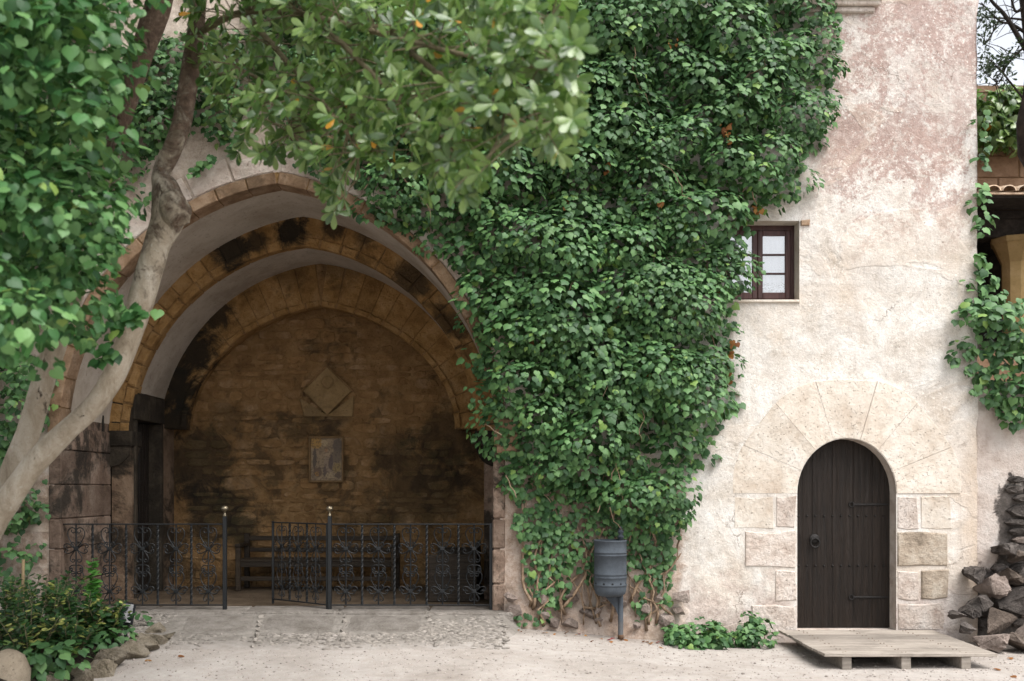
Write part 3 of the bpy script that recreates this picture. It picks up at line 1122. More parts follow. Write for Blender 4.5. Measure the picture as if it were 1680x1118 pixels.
# scrolled stone beside the right springing, peeping out of the ivy
m = MB()
m.box((-0.19, -0.15, 2.36), (0.06, 0.05, 2.52), .02)
m.tube([(-0.20, -0.06, 2.30), (0.06, -0.06, 2.30)], .085, 12)
m.tube([(-0.17, -0.05, 2.20), (0.05, -0.05, 2.20)], .07, 12)
m.make('corbel', M['brick'], house)

# diamond tablet with a faint round crest
tb = MB()
c = P(537, 642, YB - .06)
s = 0.345
v, f = prism([(c.x + s, c.z), (c.x, c.z + s), (c.x - s, c.z), (c.x, c.z - s)], YB - .075, YB + .02, .012)
tb.add(v, f)
tablet = tb.make('stone_tablet', M['tablet'], house)
rim = MB()
w = 0.013
for a, b in (((c.x - s - .02, c.z), (c.x, c.z + s + .02)), ((c.x, c.z + s + .02), (c.x + s + .02, c.z))):
    rim.tube([(a[0], YB - .06, a[1]), (b[0], YB - .06, b[1])], w, 6)
rim.make('drip_moulding', M['mortar'], tablet)
cr = MB()
cr.tube([(c.x + .085 * math.cos(t * math.pi / 8), YB - .078, c.z + .13 + .085 * math.sin(t * math.pi / 8)) for t in range(17)], .012, 6)
cr.make('crest_ring', M['tablet'], tablet)
v, f = prism([(c.x - .34, c.z - .36), (c.x + .36, c.z - .36), (c.x + .38, c.z - .06), (c.x + .03, c.z - .34), (c.x - .03, c.z - .34), (c.x - .40, c.z - .10)][::-1], YB - .045, YB, .01)
mk('apron_stone', v, f, M['tablet'], tablet)

# floor of the porch
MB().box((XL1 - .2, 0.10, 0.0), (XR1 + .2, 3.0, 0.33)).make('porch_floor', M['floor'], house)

# --- front door: reveal, fan of voussoirs, jamb blocks, planks
RD = 0.20
V, F = [], []
prof = [(DCX + DHW, -0.25)] + door_arc + [(DCX - DHW, -0.25)]
n = len(prof)
for j in range(4):
    for i, (x, z) in enumerate(prof):
        y = RD * 1.3 * j / 3
        k = 0.006 * N3(x, y * 3, z, 5) if j else 0
        V.append((x + k, y, z + k))
for j in range(3):
    for i in range(n - 1):
        a = j * n + i
        F.append((a, a + 1, a + n + 1, a + n))
mk('door_reveal', V, F, M['quoin'], house, True)
# voussoirs from photographed joint angles (degrees from the right horizontal)
joints = [0, 23.5, 51.5, 74.5, 106, 129, 155.5, 180]
fan = [(DCX + (DHW + .004) * math.cos(math.pi * i / 30), DZS + (DRISE + .004) * math.sin(math.pi * i / 30)) for i in range(31)]
for a0, a1 in zip(joints[:-1], joints[1:]):
    inn, outp = [], []
    g = 0.16
    for k in range(6):
        a = R(a0 + g + (a1 - a0 - 2 * g) * k / 5)
        inn.append((DCX + (DHW + .004) * math.cos(a), DZS + (DRISE + .004) * math.sin(a)))
        ro = 1.285 + 0.025 * math.sin(7 * a)
        outp.append((DCX + ro * math.cos(a), DZS + ro * 1.02 * math.sin(a)))
    poly = inn + outp[::-1]
    v, f = prism(poly, -0.007 + rng.uniform(-.003, .003), 0.09, 0.004, .002)
    mk('voussoir', v, f, M['vouss'], fwall)
S145 = 145.0


def wx(px):
    return (px - 840) / S145


def wz(py):
    return CAMZ - (py - 800) / S145


xr = DCX + DHW + .006
xl = DCX - DHW - .006
blocks = [
    (xr, wx(1507), 814, 868, 'quoin'), (wx(1509), wx(1562), 814, 868, 'vouss'), (xr, wx(1557), 873, 930, 'quoin_dark'),
    (xr, wx(1507), 936, 984, 'quoin'), (wx(1510), wx(1556), 936, 984, 'quoin_dark'), (xr, wx(1549), 990, 1034, 'quoin'),
    (wx(1272), xl, 814, 866, 'quoin'), (wx(1203), wx(1269), 814, 868, 'vouss'), (wx(1221), xl, 871, 930, 'quoin'),
    (wx(1271), xl, 935, 988, 'quoin'), (wx(1232), xl, 993, 1040, 'quoin')]
for x0, x1, p0, p1, mt in blocks:
    z1, z0 = wz(p0), wz(p1)
    e = .006
    j = lambda: rng.uniform(-.022, .022)
    poly = [(x0 + e, z0 + e), ((x0 + x1) / 2, z0 + e + j()), (x1 - e + j(), z0 + e + j()), (x1 - e + j(), z1 - e + j()), ((x0 + x1) / 2, z1 - e + j()), (x0 + e, z1 - e)]
    proud = {'quoin': .006, 'vouss': .003, 'quoin_dark': .016}[mt]
    v, f = prism(poly, -proud - rng.uniform(0, .006), 0.08, .012, .004)
    mk('jamb_block', v, f, M[mt], fwall)

door = MB()
dyf = RD
door.box((DCX - DHW - .03, dyf + .035, 0.05), (DCX + DHW + .03, dyf + .10, DZS + .02))
dv = [(DCX + (DHW + .02) * math.cos(math.pi * i / 20), DZS + .02 + (DRISE + .01) * math.sin(math.pi * i / 20)) for i in range(21)]
dn = len(dv)
door.add([(x, dyf + .035, z) for x, z in dv] + [(x, dyf + .1, z) for x, z in dv], [tuple(range(dn)), tuple(range(dn, 2 * dn))[::-1]])
doorp = door.make('door', M['doorwood'], house)


def door_top(x):
    d = max(0.0, 1 - ((x - DCX) / (DHW + .02)) ** 2)
    return DZS + .02 + (DRISE + .0) * math.sqrt(d)


px_edges = [DCX - DHW - .015, DCX - .33, DCX - .10, DCX + .14, DCX + .36, DCX + DHW + .015]
for a, b in zip(px_edges[:-1], px_edges[1:]):
    a, b = a + .0015, b - .0015
    poly = [(a, 0.14), (b, 0.14)] + [(b + (a - b) * k / 6, door_top(b + (a - b) * k / 6) - .004) for k in range(7)]
    v, f = prism(poly, dyf + rng.uniform(-.003, .003), dyf + .034, .004)
    mk('plank', v, f, M['doorwood'], doorp)
for py in (849, 932):
    for k in range(11):
        x = DCX - DHW + .07 + k * .098
        v, f = lathe([(0.0001, .012), (.008, .010), (.014, .0)], (0, 0, 0), 8)
        v = [(x + p[0], dyf - .003 - p[2], wz(py) + p[1] + .01) for p in v]
        mk('stud', v, f, M['hingeiron'], doorp)
for py in (828, 980):
    m = MB()
    zc = P(1430, py, dyf).z
    x1 = DCX + DHW - .015
    x0 = DCX + .13
    m.box((x0, dyf - .018, zc - .011), (x1, dyf - .003, zc + .011), .004)
    m.tube([(x0 - .012 + .028 * math.cos(t * .7), dyf - .012, zc + .028 * math.sin(t * .7)) for t in range(10)], .008, 6)
    m.make('hinge', M['hingeiron'], doorp)
m = MB()
hc = P(1336, 889, dyf)
v, f = lathe([(.001, .02), (.035, .016), (.058, .004), (.06, 0)], (0, 0, 0), 16)
m.add([(hc.x + p[0], dyf - p[2] - .003, hc.z + .03 + p[1]) for p in v], f)
rp = [(hc.x + .052 * math.sin(t * math.pi / 10), dyf - .032, hc.z - .012 + .052 * math.cos(t * math.pi / 10)) for t in range(21)]
m.tube(rp, .0105, 8)
m.make('ring_handle', M['hingeiron'], doorp, True)
MB().box((DCX - DHW - .02, -0.02, -0.2), (DCX + DHW + .02, .30, 0.13), .01).make('threshold', M['quoin'], house)

# --- window in its splayed recess
rw = MB()
rv_ = 0.20
for (a, b, c_, d) in (((WX0, WZ0), (WX1, WZ0), 0, 1), ((WX1, WZ0), (WX1, WZ1), 0, 1), ((WX1, WZ1), (WX0, WZ1), 0, 1), ((WX0, WZ1), (WX0, WZ0), 0, 1)):
    rw.add([(a[0], 0, a[1]), (b[0], 0, b[1]), (b[0], rv_ + .08, b[1]), (a[0], rv_ + .08, a[1])], [(0, 1, 2, 3)])
rw.make('window_reveal', M['vouss'], house)
wy = rv_
win = MB()
fw = .045
win.box((WX0, wy, WZ0), (WX0 + fw, wy + .07, WZ1)).box((WX1 - fw, wy, WZ0), (WX1, wy + .07, WZ1))
win.box((WX0 + fw, wy + .002, WZ1 - fw * 1.3), (WX1 - fw, wy + .068, WZ1)).box((WX0 + fw, wy + .002, WZ0), (WX1 - fw, wy + .068, WZ0 + fw))
window = win.make('window', M['winframe'], house)
wc = (WX0 + WX1) / 2
for (x0, x1) in ((WX0 + fw + .004, wc - .002), (wc + .002, WX1 - fw - .004)):
    z0, z1 = WZ0 + fw + .004, WZ1 - fw * 1.3 - .004
    sash = MB()
    st = .058
    y0 = wy - .012
    sash.box((x0, y0, z0), (x0 + st, y0 + .045, z1), .006).box((x1 - st, y0, z0), (x1, y0 + .045, z1), .006)
    sash.box((x0 + st, y0 + .001, z1 - st), (x1 - st, y0 + .044, z1), .006).box((x0 + st, y0 + .001, z0), (x1 - st, y0 + .044, z0 + st * 1.3), .006)
    iz0, iz1 = z0 + st * 1.3, z1 - st
    for k in (1, 2):
        zb = iz0 + (iz1 - iz0) * k / 3
        sash.box((x0 + st, y0 + .006, zb - .011), (x1 - st, y0 + .040, zb + .011), .004)
    so = sash.make('sash', M['winframe'], window)
    for k in range(3):
        a, b = iz0 + (iz1 - iz0) * k / 3, iz0 + (iz1 - iz0) * (k + 1) / 3
        MB().box((x0 + st, y0 + .018, a), (x1 - st, y0 + .022, b)).make('pane', M['pane'], window)
V, F = [], []
ncu = 60
for i in range(ncu + 1):
    x = WX0 + (WX1 - WX0) * i / ncu
    y = wy + .055 + .006 * math.sin(i * 1.1)
    V += [(x, y, WZ0), (x, y, WZ1)]
F = [(2 * i, 2 * i + 2, 2 * i + 3, 2 * i + 1) for i in range(ncu)]
mk('curtain', V, F, M['curtain'], window, True)
MB().box((WX0 - .1, wy + .14, WZ0 - .1), (WX1 + .1, wy + .2, WZ1 + .1)).make('dark_room_board', M['dark'], house)  # dark board standing in for the unlit room behind the curtain
MB().box((WX0 - .02, -0.028, WZ0 - .03), (WX1 + .005, wy, WZ0 + .002), .008).make('window_sill', M['vouss'], house)
v, f = prism([(wx(1313), wz(371)), (wx(1327), wz(371)), (wx(1328), wz(361)), (wx(1313), wz(363))][::-1], -0.03, .05, .008)
mk('lintel_end', v, f, M['brick'], house)

# moulded stone sill of the upper window
sl = MB()
x0, x1 = wx(1352), wx(1440)
sl.box((x0 - .6, -0.14, wz(6)), (x1 + .03, .05, wz(-8)), .012)
sl.box((x0 - .6, -0.10, wz(15)), (x1, .05, wz(6) - .002), .012)
sl.box((x0 - .6, -0.06, wz(24)), (x1 - .05, .05, wz(15) - .002), .012)
sl.make('moulded_sill', M['quoin'], house)

# rubble foot of the pier under the ivy
spots = []
for k in range(34):
    px_ = rng.uniform(828, 1120)
    py_ = rng.uniform(975, 1026)
    r = rng.uniform(.05, .12)
    p = P(px_, py_, -0.10)
    if any(math.hypot(p.x - q[0], p.z - q[1]) < (r + q[2]) * .75 for q in spots):
        continue
    spots.append((p.x, p.z, r))
    v, f = rock((p.x, -0.10 - .03 * rng.random(), p.z), (r * 1.15, .09, r * .85), k, 2, .4)
    mk('foot_stone', v, f, M['rock_pink'], fwall)

# ------------------------------------------------------------------ paved apron before the porch
AY0, AY1 = -1.42, -0.04


def apz(x, y):
    t = (y - AY0) / (AY1 - AY0)
    return gz(x, AY0) * (1 - t) + 0.352 * t + .004 + 0.010 * N3(x, y, 9, 2.5)


axs = np.arange(-5.3, 0.30, 0.10)
ays = np.linspace(AY0 - .05, AY1, 16)
V = [(x, y, (apz(x, max(y, AY0)) - .25 * sm(-.15, .25, x)) if y > AY0 else gz(x, y) - .02) for y in ays for x in axs]
n = len(axs)
F = [(j * n + i, j * n + i + 1, (j + 1) * n + i + 1, (j + 1) * n + i) for j in range(len(ays) - 1) for i in range(n - 1)]
pn = NT('worn_pavement')
ppx, ppy, ppz = pn.xyz
pa = pn.noise(6, 7, .72)
pcol_ = pn.ramp(pa, [(.3, (.15, .132, .112)), (.5, (.235, .212, .187)), (.7, (.32, .29, .258))])
pk = pn.band(pn.math('ADD', pn.math('ADD', ppy, pn.math('MULTIPLY', pn.math('SUBTRACT', pn.noise(1.6, 7, .72), .5), 1.0)), pn.math('MULTIPLY', pn.math('MAXIMUM', pn.math('SUBTRACT', ppx, -.5), 0.0), -1.2)), -1.42, -1.02)
pg = pn.ramp(pn.noise(9, 6, .7), [(.3, (.29, .255, .225)), (.7, (.41, .375, .345))])
pn.bsdf(pn.mix(pk, pg, pcol_), .95, pn.bump(pn.noise(22, 7, .75), .03), spec=.12)
apron = mk('pavement', V, F, pn.m, None, True)
tag(apron, kind='structure')
# threshold stones
xs_ = [-5.22, -4.1, -3.02, -1.95, -0.95, 0.02]
for a, b in zip(xs_[:-1], xs_[1:]):
    m = MB()
    zt = .365 + rng.uniform(-.006, .006)
    v, f = boxmesh((a + .006, -0.16 + rng.uniform(-.03, .03), .10), (b - .006, .40, zt), .02)
    m.add(v, f)
    m.make('threshold_slab', M['slab'], apron)
# flat slabs in the upper half, strips of upright pebbles in the lower half
for (pa, pb) in ((300, 428), (432, 562), (567, 702)):
    ya, yb = -0.86, -0.18
    xa, xb = P(pa, 1000, -.2).x, P(pb, 1000, -.2).x
    xa2, xb2 = P(pa - 12, 1035, -.8).x, P(pb - 4, 1035, -.8).x
    v = []
    nn = 6
    for (za) in (0, 1):
        pass
    top = []
    for j in range(nn + 1):
        t = j / nn
        y = ya + (yb - ya) * t
        for i in range(nn + 1):
            u = i / nn
            x = (xa2 + (xb2 - xa2) * u) * (1 - t) + (xa + (xb - xa) * u) * t
            e = min(u, 1 - u, t, 1 - t)
            top.append((x, y + .01 * N3(x, y, 1, 3), apz(x, y) + (.012 if e > .02 else -.012) + .006 * N3(x, y, 3, 5)))
    ff = [(j * (nn + 1) + i, j * (nn + 1) + i + 1, (j + 1) * (nn + 1) + i + 1, (j + 1) * (nn + 1) + i) for j in range(nn) for i in range(nn)]
    mk('paving_slab', top, ff, M['slab'], apron, True)
# thin kerb strips between the panels
for px_t, px_b in ((430, 415), (565, 562), (702, 716)):
    a, b = P(px_t, 1000, -.2), P(px_b, 1055, -1.38)
    m = MB()
    for k in range(7):
        t0, t1 = k / 7 + .01, (k + 1) / 7 - .01
        xa, ya = a.x + (b.x - a.x) * t0, -.2 - 1.18 * t0
        xb, yb = a.x + (b.x - a.x) * t1, -.2 - 1.18 * t1
        zc = apz((xa + xb) / 2, (ya + yb) / 2) + .012
        m.add(*rock(((xa + xb) / 2, (ya + yb) / 2, zc - .01), (.035, abs(yb - ya) * .52, .035), k + px_t, 1, .25))
    m.make('kerb_strip', M['pebble'], apron)


def scatter_rocks(name, pts_, mat, parent=None, sub=1):
    import bmesh
    bm = bmesh.new()
    bmesh.ops.create_icosphere(bm, subdivisions=sub, radius=1)
    tv = np.array([v.co[:] for v in bm.verts])
    tf = np.array([[v.index for v in f.verts] for f in bm.faces])
    bm.free()
    AV, AF = [], []
    for i, (x, y, z, rx, ry, rz, ang) in enumerate(pts_):
        k = 1 + .22 * nrng.standard_normal((len(tv), 1)).clip(-1.2, 1.2)
        v = tv * k * np.array([rx, ry, rz])
        ca, sa = math.cos(ang), math.sin(ang)
        v = np.stack([v[:, 0] * ca - v[:, 1] * sa, v[:, 0] * sa + v[:, 1] * ca, v[:, 2]], 1) + np.array([x, y, z])
        AV.append(v)
        AF.append(tf + i * len(tv))
    return mk(name, np.concatenate(AV), np.concatenate(AF), mat, parent)


peb = []
for k in range(5200):
    x = rng.uniform(-4.9, 0.0)
    y = rng.uniform(AY0, -.16)
    on_slab = -3.72 < x < -0.98 and -.88 < y < -.16
    if on_slab:
        continue
    dens = (.85 if y < -.3 else .6) * sm(AY0 - .02, AY0 + .45 + .3 * N3(x, 0, 0, 1.5), y) * (1 if N3(x, y, 7, 1.6) > -.28 else .25)
    if rng.random() > dens:
        continue
    if x > -.25 and rng.random() < (x + .25) * 4:
        continue
    peb.append((x, y, apz(x, y) - .004, rng.uniform(.020, .055), rng.uniform(.012, .026), rng.uniform(.010, .020), rng.gauss(0, .35)))
tag(scatter_rocks('cobble_pebbles', peb, M['pebble'], apron, 1), kind='stuff')
gr = []
for k in range(5200):
    x = rng.uniform(-3.8, 6.6)
    y = -0.1 - 3.2 * rng.random()
    if x < 0.1 and y > AY0:
        continue
    r = rng.uniform(.004, .010) * (1.8 if rng.random() < .04 else 1)
    gr.append((x, y, gz(x, y) + r * .2, r * rng.uniform(.8, 1.5), r, r * .7, rng.random() * 6))
tag(scatter_rocks('gravel', gr, M['gravel'], None, 1), kind='stuff')['label'] = 'fine pale gravel strewn over the dusty ground'

# ------------------------------------------------------------------ garden wall and rockery at the right
gw = thing('garden_wall', (7.2, 0.25, 0), 'low rubble wall with flaking plaster joining the house corner', 'wall')
V, F = [], []
nxw, nzw = 40, 34
for j in range(nzw + 1):
    for i in range(nxw + 1):
        x = 5.20 + 4.0 * i / nxw
        z = -.2 + 3.15 * j / nzw
        V.append((x, .035 + .03 * N3(x, 0, z, 2) + .012 * N3(x, 3, z, 6), z))
F = [(j * (nxw + 1) + i, j * (nxw + 1) + i + 1, (j + 1) * (nxw + 1) + i + 1, (j + 1) * (nxw + 1) + i) for j in range(nzw) for i in range(nxw)]
gn = NT('flaking_plaster_over_rubble')
gx_, gy_, gz_ = gn.xyz
gnz = gn.noise(2.2, 7, .72, .4)
gw1 = gn.math('MULTIPLY', gn.math('SUBTRACT', gnz, .5), 1.1)
gup = gn.band(gn.math('ADD', gz_, gw1), 1.72, 1.80)
glf = gn.math('MULTIPLY', gn.math('SUBTRACT', 1.0, gn.band(gn.math('ADD', gx_, gn.math('MULTIPLY', gw1, .4)), 5.50, 5.54)), gn.band(gn.math('ADD', gz_, gw1), .75, .85))
gmask = gn.math('MAXIMUM', gup, glf)
gcol = gn.mix(gmask, gn.ramp(gn.noise(6, 7, .75), [(.3, (.035, .03, .026)), (.5, (.11, .095, .085)), (.7, (.23, .20, .18))]), gn.ramp(gn.noise(3, 7, .7), [(.3, (.36, .285, .24)), (.5, (.53, .455, .405)), (.7, (.63, .575, .53))]))
gn.bsdf(gcol, .93, gn.bump(gn.math('ADD', gn.math('MULTIPLY', gn.noise(7, 7, .75), 1.0), gn.math('MULTIPLY', gmask, .6)), .05), spec=.15)
mk('plaster_face', V, F, gn.m, gw, True)
MB().box((5.27, .09, -.2), (9.2, .5, 2.93)).make('core', M['rock'], gw)
# rubble stones proud of the plaster
z = 0.15
while z < 1.80:
    h = rng.uniform(.09, .18)
    x = 5.56 + .10 * rng.random() - .35 * sm(.95, .5, z)
    while x < 7.0:
        w = rng.uniform(.14, .34)
        xc, zc = x + w / 2, z + h / 2
        poly = []
        for k in range(7):
            a = 2 * math.pi * (k + .5) / 7
            poly.append((xc + (w / 2 - .006) * math.cos(a) * rng.uniform(.85, 1.12), zc + (h / 2 - .004) * math.sin(a) * rng.uniform(.85, 1.15)))
        v, f = prism(poly[::-1], -.005 - .05 * rng.random(), .08, .022, .02)
        mk('rubble_stone', v, f, M['rock'] if rng.random() < .88 else M['rock_pink'], gw)
        x += w
    z += h

rk = [(1625, 965, .20, .15), (1668, 985, .24, .2), (1605, 990, .14, .1), (1640, 1020, .22, .16), (1690, 1040, .22, .2), (1600, 945, .12, .1), (1660, 945, .14, .1), (1590, 1005, .11, .08),
      (1625, 1050, .16, .12), (1665, 1062, .15, .12), (1580, 1030, .10, .07), (1700, 960, .22, .2), (1705, 1000, .2, .2), (1570, 1010, .08, .06), (1648, 900, .12, .1), (1680, 920, .15, .1)]
for i, (px_, py_, a, b) in enumerate(rk):
    y = -.12 - .55 * sm(930, 1070, py_)
    p = P(px_, py_, y)
    v, f = rock(p, (a * 1.15, .22, b * 1.15), i + 20, 3, .6)
    tag(mk('rock', v, f, (M['rock'] if i % 3 else M['rock_brown']) if i % 4 else M['rock_pink'], None, False, True), 'rough grey rock heaped at the foot of the garden wall' if i % 4 else 'pale pinkish rock lying in the heap by the garden wall', 'rock', 'rocks heaped by the garden wall')

# ------------------------------------------------------------------ leaves
IVY_V = np.array([(0, .02, 0), (0, .42, .03), (0, .98, -.14),
                  (.18, -.12, -.05), (.44, -.02, -.12), (.47, .20, -.08), (.50, .40, -.12), (.25, .66, -.06),
                  (-.18, -.12, -.05), (-.44, -.02, -.12), (-.47, .20, -.08), (-.50, .40, -.12), (-.25, .66, -.06)])
IVY_F = np.array([(1, 0, 3), (1, 3, 4), (1, 4, 5), (1, 5, 6), (1, 6, 7), (1, 7, 2), (1, 8, 0), (1, 9, 8), (1, 10, 9), (1, 11, 10), (1, 12, 11), (1, 2, 12)])
HEART_V = np.array([(0, .04, 0), (0, .45, .03), (0, 1.02, -.12),
                    (.18, -.10, -.02), (.42, .0, -.07), (.52, .25, -.08), (.42, .52, -.07), (.2, .78, -.06),
                    (-.18, -.10, -.02), (-.42, .0, -.07), (-.52, .25, -.08), (-.42, .52, -.07), (-.2, .78, -.06)])
OB_V = np.array([(0, 0, 0), (0, .5, .02), (0, 1.0, -.06), (.06, .18, -.01), (.16, .45, -.03), (.20, .70, -.04), (.12, .92, -.05), (-.06, .18, -.01), (-.16, .45, -.03), (-.20, .70, -.04), (-.12, .92, -.05)])
OB_F = np.array([(1, 0, 3), (1, 3, 4), (1, 4, 5), (1, 5, 6), (1, 6, 2), (1, 7, 0), (1, 8, 7), (1, 9, 8), (1, 10, 9), (1, 2, 10)])


def frames(Nn, tip):
    """rotation matrices whose z is N and y is tip made perpendicular"""
    Nn = Nn / np.linalg.norm(Nn, axis=1, keepdims=True)
    t = tip - Nn * (tip * Nn).sum(1, keepdims=True)
    t /= np.linalg.norm(t, axis=1, keepdims=True) + 1e-9
    x = np.cross(t, Nn)
    return np.stack([x, t, Nn], 2)


def leaves_mesh(name, pos, Nn, tip, size, tv, tf, mat, parent, single=0, single_name='leaf', score=None, stuff=True):
    """joined leaf mesh plus `single` individual leaf objects (highest score)"""
    pos, Nn, tip, size = map(np.asarray, (pos, Nn, tip, size))
    M3 = frames(Nn, tip)
    n = len(pos)
    order = np.argsort(-(score if score is not None else nrng.random(n)))
    sidx, ridx = order[:single], order[single:]
    A = np.einsum('nij,vj->nvi', M3[ridx] * size[ridx, None, None], tv) + pos[ridx, None, :]
    V = A.reshape(-1, 3)
    Fc = (tf[None] + (np.arange(len(ridx)) * len(tv))[:, None, None]).reshape(-1, 3)
    o = mk(name, V, Fc, mat, parent)
    if stuff:
        o['kind'] = 'stuff'
    if single:
        me = mesh_np(single_name, tv, tf, mat)
        for i in sidx:
            l = bpy.data.objects.new(single_name, me)
            COL.objects.link(l)
            l.parent = parent
            mt = Matrix([[*(M3[i][r] * size[i]), 0] for r in range(3)] + [[0, 0, 0, 1]])
            l.matrix_local = Matrix.Translation(Vector(pos[i]) - WLOC[parent.name]) @ mt
    return o


def clump_leaves(centres, dens, size, up=0.62, front=0.42, jit=0.27, back=0.0):
    """leaves on the outside of ellipsoid clumps; centres: (x,y,z,rx,ry,rz)"""
    pos, Nn, tip, sz, sc = [], [], [], [], []
    for (x, y, z, rx, ry, rz) in centres:
        area = 2 * math.pi * ((rx * rz + rx * ry + ry * rz) / 3)
        csz = rng.uniform(.78, 1.2)
        m = max(5, int(area * dens / csz ** 2))
        for _ in range(m):
            while True:
                d = np.array([rng.gauss(0, 1), rng.gauss(0, 1), rng.gauss(0, 1)])
                d /= np.linalg.norm(d)
                if d[1] < .35 + back or rng.random() < back:
                    break
            r = rng.uniform(.80, 1.03)
            p = np.array([x + d[0] * rx * r, y + d[1] * ry * r, z + d[2] * rz * r])
            nn = d * .75 + np.array([0, -front, up]) + np.array([rng.gauss(0, 1), rng.gauss(0, 1), rng.gauss(0, 1)]) * jit
            tt = np.array([rng.gauss(0, .45) + d[0] * .5, rng.gauss(0, .3) + d[1] * .2, -1.0])
            pos.append(p)
            Nn.append(nn)
            tip.append(tt)
            sz.append((size[0] + (size[1] - size[0]) * rng.betavariate(1.6, 1.9)) * csz)
            sc.append(-p[1] + .3 * r - .3 * abs(nn[0]))
    return pos, Nn, tip, sz, np.array(sc)


def poly_points(poly, n, tries=60):
    xs = [p[0] for p in poly]
    ys = [p[1] for p in poly]
    out = []
    for _ in range(n * tries):
        x, y = rng.uniform(min(xs), max(xs)), rng.uniform(min(ys), max(ys))
        if in_poly(x, y, poly):
            out.append((x, y))
            if len(out) >= n:
                break
    return out


def spread(poly, n, mind):
    out = []
    for q in poly_points(poly, n * 12):
        if all(math.hypot(q[0] - o[0], q[1] - o[1]) > mind for o in out):
            out.append(q)
            if len(out) >= n:
                break
    return out


def wall_layer(poly, n, size, y0=-.03, y1=-.12):
    pos, Nn, tip, sz = [], [], [], []
    for (a, b) in poly_points(poly, n):
        y = rng.uniform(y1, y0)
        p = P(a, b, y)
        pos.append(np.array(p))
        Nn.append(np.array([rng.gauss(0, .35), -1, rng.uniform(0, .9)]))
        tip.append(np.array([rng.gauss(0, .6), 0, -1]))
        sz.append(rng.uniform(*size))
    return pos, Nn, tip, sz


def ivy_plant(name, loc, label, poly, nclump, mind, rr, ydeep, nlayer, size, dens, mat, single, thick=1.0, stems=0, extra=None, group=None, tv=IVY_V):
    root = thing(name, loc, label, 'ivy', group)
    cs = []
    for (a, b) in spread(poly, nclump, mind):
        y = -rng.uniform(*ydeep)
        p = P(a, b, y)
        # clumps thin out towards the outline
        e = dist_poly(a, b, poly)
        k = min(1.0, .22 + e / 62.0)
        r = rng.uniform(*rr) * (.36 + .64 * k)
        cs.append((p.x, p.y * k, p.z, r * rng.uniform(.9, 1.35), r * .8 * thick * k, r * rng.uniform(.6, .9)))
    pos, Nn, tip, sz, sc = clump_leaves(cs, dens, size)
    a = wall_layer(poly, nlayer, size)
    pos += a[0]
    Nn += a[1]
    tip += a[2]
    sz += a[3]
    sc = np.concatenate([sc, np.full(len(a[0]), -9.0)])
    if extra:
        for (pl, nn_, s_) in extra:
            a = wall_layer(pl, nn_, s_, -.04, -.17)
            pos += a[0]
            Nn += a[1]
            tip += a[2]
            sz += a[3]
            sc = np.concatenate([sc, np.full(len(a[0]), -5.0)])
    # keep leaves off the inside of the porch and the window
    keepi = [i for i, p in enumerate(pos) if not (WX0 + .42 < p[0] < WX1 and WZ0 < p[2] < WZ1)]
    pos, Nn, tip, sz, sc = [pos[i] for i in keepi], [Nn[i] for i in keepi], [tip[i] for i in keepi], [sz[i] for i in keepi], sc[keepi]
    leaves_mesh('foliage', pos, Nn, tip, sz, tv, IVY_F, mat, root, single, 'leaf', sc)
    return root


def vine(p0, length, up=(0, 0, 1), wob=.35, seg=14, y=-.06):
    pts_ = [Vector(p0)]
    d = Vector(up).normalized()
    for i in range(seg):
        d = (d + Vector((rng.gauss(0, wob), 0, rng.gauss(0, wob * .5) + .12))).normalized()
        q = pts_[-1] + d * length / seg
        q.x = min(1.9, max(0.12, q.x))
        q.y = y - .03 * rng.random() - .09 * sm(1.2, 0, q.z)
        pts_.append(q)
    return pts_


MAIN = [(880, -60), (1372, -60), (1382, 70), (1364, 150), (1357, 215), (1325, 230), (1318, 300), (1290, 328), (1245, 340), (1240, 372), (1226, 400), (1220, 440), (1212, 500), (1205, 560),
        (1200, 690), (1172, 712), (1158, 765), (1122, 792), (1138, 855), (1100, 868), (1040, 860), (1010, 878), (960, 862), (950, 820), (925, 815), (915, 880), (870, 880), (845, 850), (824, 770), (792, 690), (774, 560),
        (780, 500), (744, 440), (690, 385), (640, 372), (596, 335), (590, 300), (540, 262), (500, 215), (450, 190), (405, 120), (400, -60)]
LOWER = [(840, 840), (1120, 840), (1110, 900), (1080, 940), (1060, 1000), (1040, 930), (1000, 960), (960, 960), (930, 900), (910, 950), (900, 1010), (870, 990), (855, 920)]
ivy = ivy_plant('wall_ivy', (1.2, -.1, .1), 'great dense ivy cloaking the house wall between porch and window', MAIN, 230, 35, (.20, .44), (.04, .50), 8500, (.040, .100), 285, M['ivy'], 290, 1.0,
                extra=[(LOWER, 640, (.04, .09)), ([(850, 860), (945, 860), (935, 1000), (905, 990), (880, 930)], 130, (.05, .09)), ([(1030, 870), (1110, 870), (1100, 1000), (1050, 960)], 90, (.05, .10)),
                       ([(830, 1010), (900, 1000), (910, 1025), (860, 1030)], 25, (.04, .07)), ([(1040, 980), (1100, 985), (1090, 1020), (1040, 1020)], 30, (.05, .08))])
sv = MB()
for k in range(26):
    p = P(rng.uniform(860, 1115), rng.uniform(985, 1030), -.08)
    pts_ = vine(p, rng.uniform(.8, 2.0), (rng.uniform(-.5, .5), 0, 1), .30)
    r0 = rng.choice((.006, .009, .012, .02))
    sv.tube(pts_, [r0 * (1 - .6 * i / (len(pts_) - 1)) for i in range(len(pts_))], 5)
for a, b in (((1085, 1022), (1050, 905)), ((1105, 1010), (1030, 960)), ((1060, 1030), (1120, 880)), ((960, 1000), (1015, 985)), ((985, 1030), (960, 900)), ((890, 1028), (905, 900))):
    A_, B_ = P(*a, -.12), P(*b, -.08)
    pts_ = [A_.lerp(B_, t / 9) + Vector((rng.gauss(0, .03), -.05 * math.sin(t / 9 * 3.1), rng.gauss(0, .02))) for t in range(10)]
    sv.tube(pts_, [.017 - .001 * t for t in range(10)], 6)
